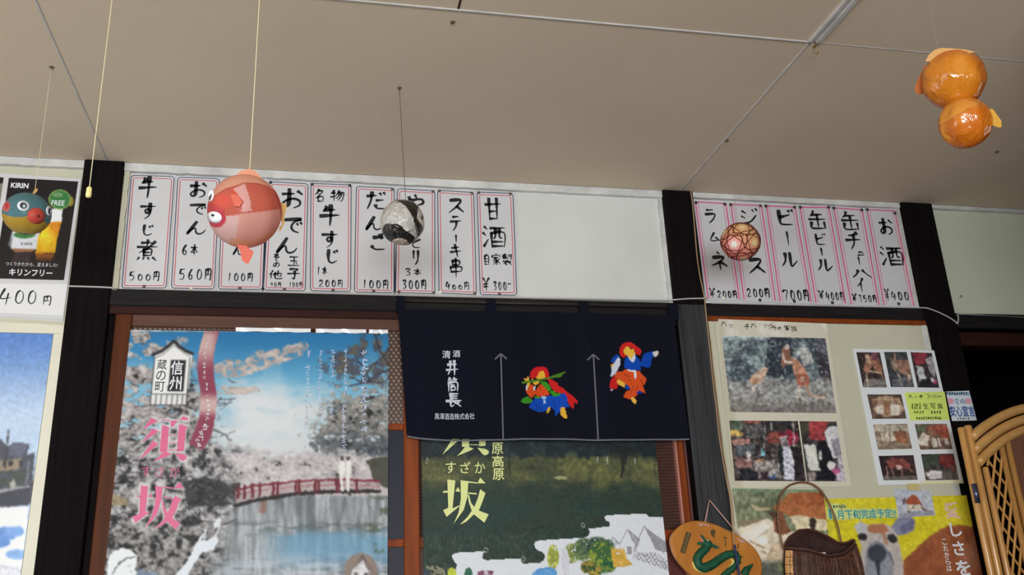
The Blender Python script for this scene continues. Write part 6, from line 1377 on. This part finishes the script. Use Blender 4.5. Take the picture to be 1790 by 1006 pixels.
cp = [(1206, 329), (1211, 360), (1218, 444), (1224, 485), (1231, 519), (1234, 547), (1239, 595), (1244, 644), (1249, 690), (1252, 712), (1257, 762), (1265, 811), (1271, 845), (1277, 876), (1280.5, 920), (1284.5, 956)]
ys = [-.0135]*11+[-.017, -.028, -.044, -.060, -.064]
P = [W(a, b, y) for (a, b), y in zip(cp, ys)]; cd = thing('hanging_cord', P[0], 'tan cord with a blue lower end, hanging down the pillar past the dragon plaque', 'cord')
MB().tube(spline(P, 4), .0022, 8).build('tan_cord', mat('tan_cord', (168, 138, 104), .7, .25), cd, smooth=True)
cp2 = [(a+3.0, b) for a, b in cp[6:-1]]; P2 = [W(a, b, y) for (a, b), y in zip(cp2, ys[6:-1])]
MB().tube(spline(P2, 4), .0014, 8).build('tan_cord', mat('tan_cord', (168, 138, 104), .7, .25), cd, smooth=True)
P = [W(a, b, -.065) for a, b in ((1284, 953), (1287, 972), (1290, 990), (1292.5, 1010), (1296, 1060))]
MB().tube(spline(P, 4), .0036, 8).build('blue_sleeve', mat('navy_cord_sleeve', (44, 52, 96), .6, .3), cd, smooth=True)

# ------------------------------------------------------------------ wooden dragon plaque
YQ = -.040
ol = [(75, 680), (86, 620), (125, 555), (190, 500), (290, 466), (400, 468), (520, 500), (620, 545), (720, 592), (820, 655), (910, 735), (965, 820), (988, 910), (985, 1000), (950, 1090), (880, 1150), (770, 1180), (640, 1180), (500, 1140), (380, 1080), (270, 1000), (180, 905), (110, 800)]
S = [(lambda w: np.array([w[0], w[2]]))(W(1160+a/5.717, 830+b/5.717, YQ)) for a, b in ol]; S = spline(S, 5, closed=True)
dq = thing('dragon_plaque', W(1251, 975, YQ), 'oval wooden plaque with a green dragon in relief, hanging from the pillar', 'wall ornament')
def prism2(pts, y0, y1, bev):
    cen = np.mean(pts, 0); n = len(pts); loops = [(y1, 1.0), (y0+bev, 1.0), (y0, 1-bev/.09)]
    vs = []; fs = []
    for y, s in loops: vs += [(cen[0]+(p[0]-cen[0])*s, y, cen[1]+(p[1]-cen[1])*s) for p in pts]
    for l in range(2): fs += [(l*n+i, l*n+(i+1) % n, (l+1)*n+(i+1) % n, (l+1)*n+i) for i in range(n)]
    fs += [tuple(range(n)), tuple(2*n+i for i in range(n))]
    return MB().add(vs, fs)
M_PLQ = mat('honey_wood', (196, 128, 52), .38, .4, col2=(172, 106, 40), scale=9, stretch=(2, 2, .8), coat=.3)
prism2(S, YQ, YQ+.016, .003).build('wood_slice', M_PLQ, dq)
qd = lambda a, b, y=YQ: W(1160+a/5.717, 830+b/5.717, y)
kq = mpp(qd(500, 900))/5.717
M_DRG = mat('dark_green_carving', (24, 92, 62), .5, .35, col2=(14, 60, 44), scale=60, bump=.5, bscale=220)
M_DRY = mat('yellow_belly_paint', (232, 204, 110), .5, .3)
bd = [(440, 705), (415, 745), (360, 800), (335, 850), (345, 905), (400, 935), (480, 905), (560, 850), (640, 805), (710, 800), (740, 845), (715, 910), (650, 970), (590, 1030), (560, 1080)]
P = [qd(a, b, YQ-.002) for a, b in spline(bd, 5)]; m = len(P); R_ = [kq*(34+14*math.sin(math.pi*min(1, i/m*1.3+.12))) for i in range(m)]
MB().tube(P, R_, 12).build('dragon_body', M_DRG, dq, smooth=True)
for L, w in (([(372, 790), (318, 850), (322, 915), (372, 958), (430, 972)], 17), ([(672, 838), (700, 862), (688, 905), (640, 950), (590, 1000)], 15)):
    P = [qd(a+(-9 if L[0][0] < 500 else -4), b+(6 if L[0][0] < 500 else 6), YQ-.0015) for a, b in spline([(x_, y_) for x_, y_ in L], 5)]; n = len(P)
    MB().tube(P, [kq*w*(.35+.9*math.sin(math.pi*(i+.5)/n)) for i in range(n)], 8).build('dragon_belly', M_DRY, dq, smooth=True)
# row of spines along the back
mb = MB(); sp = spline(bd, 5)
for i in range(4, len(sp)-4, 3):
    t = sp[i+1]-sp[i-1]; t = t/np.linalg.norm(t); nn = np.array([t[1], -t[0]]); b0 = sp[i]+nn*30
    mb.add([qd(*(b0-t*14), YQ-.003), qd(*(b0+t*14), YQ-.003), qd(*(b0+nn*22), YQ-.004), qd(*b0, YQ-.009)], [(0, 1, 3), (1, 2, 3), (2, 0, 3)])
mb.build('dragon_spines', M_DRG, dq)
mb = MB(); p = qd(445, 700, YQ-.006); mb.ball(p, kq*44, .008, kq*46, 14, 10); p = qd(415, 690, YQ-.006); mb.ball(p, kq*36, .007, kq*24, 12, 8); mb.build('dragon_head', M_DRG, dq, smooth=True)
for L in ([(405, 690), (350, 672), (333, 690), (348, 705), (410, 712)], [(425, 670), (410, 630), (375, 600), (370, 622), (402, 665)], [(480, 690), (530, 710), (560, 738), (520, 742), (475, 725)]):
    n = len(L); MB().add([qd(a, b, YQ-.007) for a, b in L]+[qd(a, b, YQ-.0005) for a, b in L], [tuple(range(n)), tuple(range(2*n-1, n-1, -1))]+[(i, i+n, (i+1) % n+n, (i+1) % n) for i in range(n)]).build('dragon_horn' if L[0][0] > 420 else 'dragon_jaw', M_DRG, dq)
L = [(355, 615), (375, 625), (412, 668), (408, 690), (385, 682)]; n = len(L)
MB().add([qd(a, b, YQ-.006) for a, b in L]+[qd(a, b, YQ-.0005) for a, b in L], [tuple(range(n)), tuple(range(2*n-1, n-1, -1))]+[(i, i+n, (i+1) % n+n, (i+1) % n) for i in range(n)]).build('dragon_tongue', mat('coral_red_paint', (222, 120, 110), .5, .3), dq)
p = qd(443, 660, YQ-.013); MB().ball(p, kq*8, .002, kq*8, 8, 6).build('dragon_eye', mat('pale_eye_paint', (206, 220, 206), .4, .4), dq, smooth=True)
P = [qd(a, b, YQ-.002) for a, b in ((800, 1010), (830, 950), (870, 920), (895, 895))]; MB().tube(P, [kq*46, kq*36, kq*18, kq*4], 10).build('dragon_tail', M_DRG, dq, smooth=True)
M_BURN = mat('dark_burnt_carving', (86, 70, 40), .6, .3); mb = MB()
mb.prism([(lambda w: (w[0], w[2]))(qd(a, b)) for a, b in ((228, 570), (278, 592), (212, 795), (163, 775))], YQ-.0012, YQ+.001); mb.build('seal_panel', M_BURN, dq)
mb = MB()
for i in range(4):
    a0, b0 = 252-14.5*i, 600+48*i
    scribble(mb, 1160+(a0-4)/5.717, 830+(b0-16)/5.717, 830+(b0+24)/5.717, 4.0, YQ-.0016, 600+i)
mb.sheet('seal_lettering', mat('faded_seal_print', (140, 120, 70), .6, .3), dq)
mb = MB()
for L in ([(468, 560), (500, 545), (520, 570), (508, 600), (510, 640), (488, 620), (470, 600)], [(598, 622), (632, 630), (624, 648), (602, 640)], [(740, 700), (752, 690), (748, 745), (738, 735)], [(610, 660), (618, 660), (626, 720), (616, 720)]):
    MB().prism([(lambda w: (w[0], w[2]))(qd(a, b)) for a, b in L], YQ-.001, YQ+.001).build('burnt_mark', M_BURN, dq)

M_STRP = mat('pinkish_cord', (206, 160, 148), .7, .3)
nail = qd(457, 255, -.030)
for a in ((415, 480), (812, 682)): MB().tube([nail, qd(*a, YQ-.004)], .0017, 7).build('hanging_cord', M_STRP, dq, smooth=True)
for L in ([(345, 500), (365, 490), (372, 518), (392, 495), (415, 506), (440, 508), (462, 524)], [(732, 640), (760, 655), (790, 668), (815, 684), (780, 672), (750, 660)]):
    MB().tube([qd(a, b, YQ-.0025) for a, b in spline(L, 4)], .0022, 7).build('cord_knot', M_STRP, dq, smooth=True)
MB().tube([(nail[0], -.010, nail[2]), (nail[0], -.034, nail[2]+.001)], .0015, 8).build('nail', M_NAIL, dq)

# ------------------------------------------------------------------ wall basket
YW = -.035
qb = lambda a, b, y=YW: W(1340+a/5.717, 830+b/5.717, y)
bk = thing('wall_basket', W(1430, 1090, YW), 'dark brown woven wall basket with an arched handle, in front of the kangaroo poster', 'basket')
L_, R2 = qb(178, 745), qb(868, 655); cx_ = (L_[0]+R2[0])/2; ax_ = (R2[0]-L_[0])/2; dep = .052
zl, zr_ = L_[2], R2[2]; zback = qb(470, 545)[2]; zfront = qb(510, 838)[2]
zbot = W(1430, 1090, YW)[2]
N = 72
def rim(t):
    x = cx_+ax_*math.cos(t); y = YW+dep*math.sin(t) if math.sin(t) < 0 else YW+.021*math.sin(t)
    f = (math.cos(t)+1)/2; s = math.sin(t)
    py = np.interp(f, (0, .11, .28, .43, .55, .72, .82, .92, 1), (959, 941, 928, 926, 930, 941, 950, 950, 945)) if s > 0 else np.interp(f, (0, .23, .47, .69, .87, .96, 1), (959, 962.5, 974, 969.5, 958, 949, 945))
    z = W(1371+118*f, py, y)[2]
    return np.array([x, y, z])
def wallpt(t, v):
    r = rim(t); b = 1+.16*math.sin(math.pi*min(1, v*.9)); tap = 1-.22*v*v
    x = cx_+(r[0]-cx_)*b*tap; y = YW+(r[1]-YW)*(b if r[1] < YW else 1)*tap
    return np.array([x, y, r[2]+(zbot-r[2])*v])
M_BSK = mat('dark_brown_basket', (66, 40, 36), .6, .3, col2=(42, 26, 25), scale=30, bump=.4, bscale=150)
M_WEAV = mat('brown_weaving_strand', (112, 70, 46), .5, .35, col2=(62, 38, 32), scale=40)
vs = []; fs = []; NV = 10
for j in range(NV+1):
    for i in range(N): vs.append(wallpt(2*math.pi*i/N, j/NV))
for j in range(NV):
    for i in range(N): fs.append((j*N+i, j*N+(i+1) % N, (j+1)*N+(i+1) % N, (j+1)*N+i))
n0 = len(vs)
for j in range(NV+1):
    for i in range(N):
        p = wallpt(2*math.pi*i/N, j/NV); c_ = np.array([cx_, YW, p[2]]); vs.append(p+(c_-p)*.035)
for j in range(NV):
    for i in range(N): fs.append((n0+j*N+i, n0+(j+1)*N+i, n0+(j+1)*N+(i+1) % N, n0+j*N+(i+1) % N))
fs += [(i, n0+i, n0+(i+1) % N, (i+1) % N) for i in range(N)]+[tuple(NV*N+i for i in range(N))]
MB().add(vs, fs).build('basket_body', M_BSK, bk, smooth=True)
# woven strands standing on the front
mb = MB(); rr = random.Random(4)
for i in range(86):
    t = math.pi+math.pi*(i+.5)/86
    if .10*86 > i: continue
    P = [wallpt(t+.012*math.sin(v*40+i*2.4), .04+.93*v)+np.array([0, -.0012-.0012*math.sin(v*34+i*math.pi), 0]) for v in np.linspace(0, 1, 16)]
    mb.tube(P, .0014, 4, cap=False)
mb.build('woven_strands', M_WEAV, bk, kind='stuff')
M_SLAT = mat('pale_bamboo_splint', (226, 172, 112), .45, .35, col2=(200, 146, 92), scale=20, stretch=(6, 6, .4)); 
mb = MB()
for i in range(3):
    t0_ = math.pi+.16+.13*i; P = [[wallpt(t0_+e, v)+np.array([0, -.0035, 0]) for v in np.linspace(.03, .97, 8)] for e in (-.055, .055)]
    m = 8; MB().add(P[0]+P[1]+[p+np.array([0, .002, 0]) for p in P[0]+P[1]], [(j, j+1, m+j+1, m+j) for j in range(m-1)]+[(2*m+j, 3*m+j, 3*m+j+1, 2*m+j+1) for j in range(m-1)]+[(j, 2*m+j, 2*m+j+1, j+1) for j in range(m-1)]+[(m+j, m+j+1, 3*m+j+1, 3*m+j) for j in range(m-1)]).build('bamboo_splint', M_SLAT, bk)
for v in (.12, .22, .34, .46, .6, .74, .88): mb.tube([wallpt(t, v)+np.array([0, -.0048, 0]) for t in np.linspace(math.pi+.08, math.pi+.5, 8)], .0008, 5)
mb.build('binding_wire', mat('dark_binding', (52, 34, 32), .6, .3), bk)
MB().tube([rim(2*math.pi*i/N)+np.array([0, 0, .001]) for i in range(N+1)], .0028, 7).build('rim_binding', mat('dark_rim_cane', (86, 52, 42), .5, .35), bk, smooth=True)
h = [(168, 745), (140, 620), (118, 440), (122, 300), (150, 200), (210, 125), (290, 88), (380, 80), (470, 104), (545, 165), (610, 260), (665, 380), (712, 520), (748, 690)]
MB().tube([qb(a, b) for a, b in spline(h, 5)], .0030, 9).build('handle', mat('cane_handle', (134, 92, 68), .45, .4, col2=(104, 68, 52), scale=30), bk, smooth=True)
nz = qb(415, 72); MB().tube([(nz[0], YN, nz[2]), (nz[0], YW-.004, nz[2]), (nz[0], YW-.005, nz[2]+.012)], .0013, 8).build('nail', M_NAIL, bk)
p = qb(548, 790, YW-dep*.72); MB().box(p[0]-.012, p[0]+.014, p[1], p[1]+.002, p[2]-.004, p[2]+.003).build('paper_scrap', mat('pale_paper_scrap', (206, 196, 190), .6, .3), bk)

# ------------------------------------------------------------------ rattan folding screen at the right edge
YR = -.15
rs = thing('rattan_screen', (W(1840, 900, YR)[0], YR, 0), 'honey-coloured rattan folding screen with an arched top and lattice, before the dark doorway', 'folding screen')
M_RAT = mat('honey_rattan', (214, 160, 92), .32, .45, col2=(190, 134, 70), scale=12, stretch=(8, 8, .6), coat=.4)
M_RATD = mat('rattan_arch', (218, 168, 100), .32, .45, col2=(196, 142, 78), scale=10, coat=.4)
def W2(px, py, y=YR): return W(px, py, y)
def post(px, py, r, zt=None, yo=0.0, name='post', rail=M_RAT):
    p = W(px, py, YR+yo); z = p[2] if zt is None else zt
    return MB().tube([(p[0], YR+yo, .05), (p[0], YR+yo, z-.004), (p[0], YR+yo, z)], [r, r, r*.8], 14).build(name, rail, rs, smooth=True)
kr = mpp(W(1710, 800, YR)); R0 = 6.2*kr
post(1679.5, 748, R0*.95); post(1691.5, 744.5, R0*1.08); xB = W(1691.5, 744.5, YR)[0]
pc_ = W(1722, 830, YR); post(1722, 817, 5.4*kr)
# posts further along the panel; the panel is symmetrical about its apex
xC = W(1722, 817, YR)[0]; xD = W(1761, 830, YR)[0]; xE = W(1773.5, 830, YR)[0]
half = .30; xm = xB+half
arcs = [(1697, 766), (1702, 789), (1708, 811)]; ends = [(1790, 714.5), (1790, 733.5), (1790, 752)]
az = []
for (a, b), (e, f) in zip(arcs, ends):
    p0, p1 = W(a, b, YR), W(e, f, YR)
    # ellipse quarter-ish: z = z0 + H*(1-((x-xm)/A)^2)
    A = xm-p0[0]; q = 1-((p1[0]-xm)/A)**2; H = (p1[2]-p0[2])/q; az.append((p0[0], p0[2], A, H))
    xs_ = np.linspace(p0[0], 2*xm-p0[0], 33); mb = MB()
    mb.tube([(x, YR-.002, p0[2]+H*(1-((x-xm)/A)**2)) for x in xs_], 8.3*kr, 14); mb.build('arch_rod', M_RATD, rs, smooth=True)
zin = lambda x: az[2][1]+az[2][3]*(1-((x-xm)/az[2][2])**2)
for x, r in ((xD, 5.2*kr), (xE, 5.4*kr)):
    MB().tube([(x, YR, .05), (x, YR, zin(x)-.002)], r, 14).build('post', M_RAT, rs, smooth=True)
for x in (2*xm-xE, 2*xm-xD, 2*xm-xC, 2*xm-xB): MB().tube([(x, YR, .05), (x, YR, zin(x)-.002 if x < 2*xm-xB-.001 else az[0][1])], 5.6*kr, 14).build('post', M_RAT, rs, smooth=True)
zb0 = .30
for x0_, x1_ in ((xB, 2*xm-xB),):
    for z in (.12, .26): MB().tube([(x0_, YR, z), (x1_, YR, z)], 5.6*kr, 12).build('cross_rail', M_RAT, rs, smooth=True)
# lattice between the posts: two layers of crossing splints
xl_, xr_ = xC+4.2*kr, xD-4.0*kr
def lattice(xl_, xr_, ztop):
    pit = 37.5*kr; slope_a = 3.1; w = xr_-xl_
    zz = .28
    while zz < ztop(xr_)+.3:
        for sgn, sl, r, yo in ((1, 2.75, 2.3*kr, -.003), (-1, 1.75, 1.9*kr, .003)):
            a = (xl_, zz) if sgn > 0 else (xr_, zz); b = (xr_, zz+sl*w) if sgn > 0 else (xl_, zz+sl*w)
            P = [(a[0]+(b[0]-a[0])*t, a[1]+(b[1]-a[1])*t) for t in np.linspace(0, 1, 15)]; P = [p for p in P if p[1] < ztop(p[0])-.004]
            if len(P) > 2: MB().tube([(p[0], YR+yo, p[1]) for p in P], r, 7).build('lattice_splint', M_RAT, rs, smooth=True)
        zz += pit
lattice(xl_, xr_, zin); lattice(2*xm-xr_, 2*xm-xl_, zin)
# reed panel between the inner posts, and a dark one behind the lattice
M_REED = mat('brown_reed_panel', (150, 100, 74), .6, .3, col2=(112, 72, 56), scale=14, stretch=(30, 30, .3), bump=.5, bscale=30)
n = 40; xs_ = np.linspace(xE+4*kr, 2*xm-xE-4*kr, n)
MB().prism([(x, zin(x)-.002) for x in xs_]+[(xs_[-1], .27), (xs_[0], .27)], YR-.001, YR+.003).build('reed_panel', M_REED, rs)
mb = MB()
for x in np.linspace(xs_[0]+.002, xs_[-1]-.002, 64): mb.tube([(x, YR-.002, .27), (x, YR-.002, zin(x)-.004)], .0021, 5, cap=False)
mb.build('reed_strands', M_REED, rs, kind='stuff')
p = W(1704, 864, YR); MB().tube([(p[0]-2*kr, YR-.010, W(1704, 847, YR)[2]), (p[0]-2*kr, YR-.010, W(1704, 881, YR)[2])], 4.6*kr, 14).build('steel_hinge', mat('blued_steel', (96, 100, 128), .25, .5, metal=.8), rs, smooth=True)
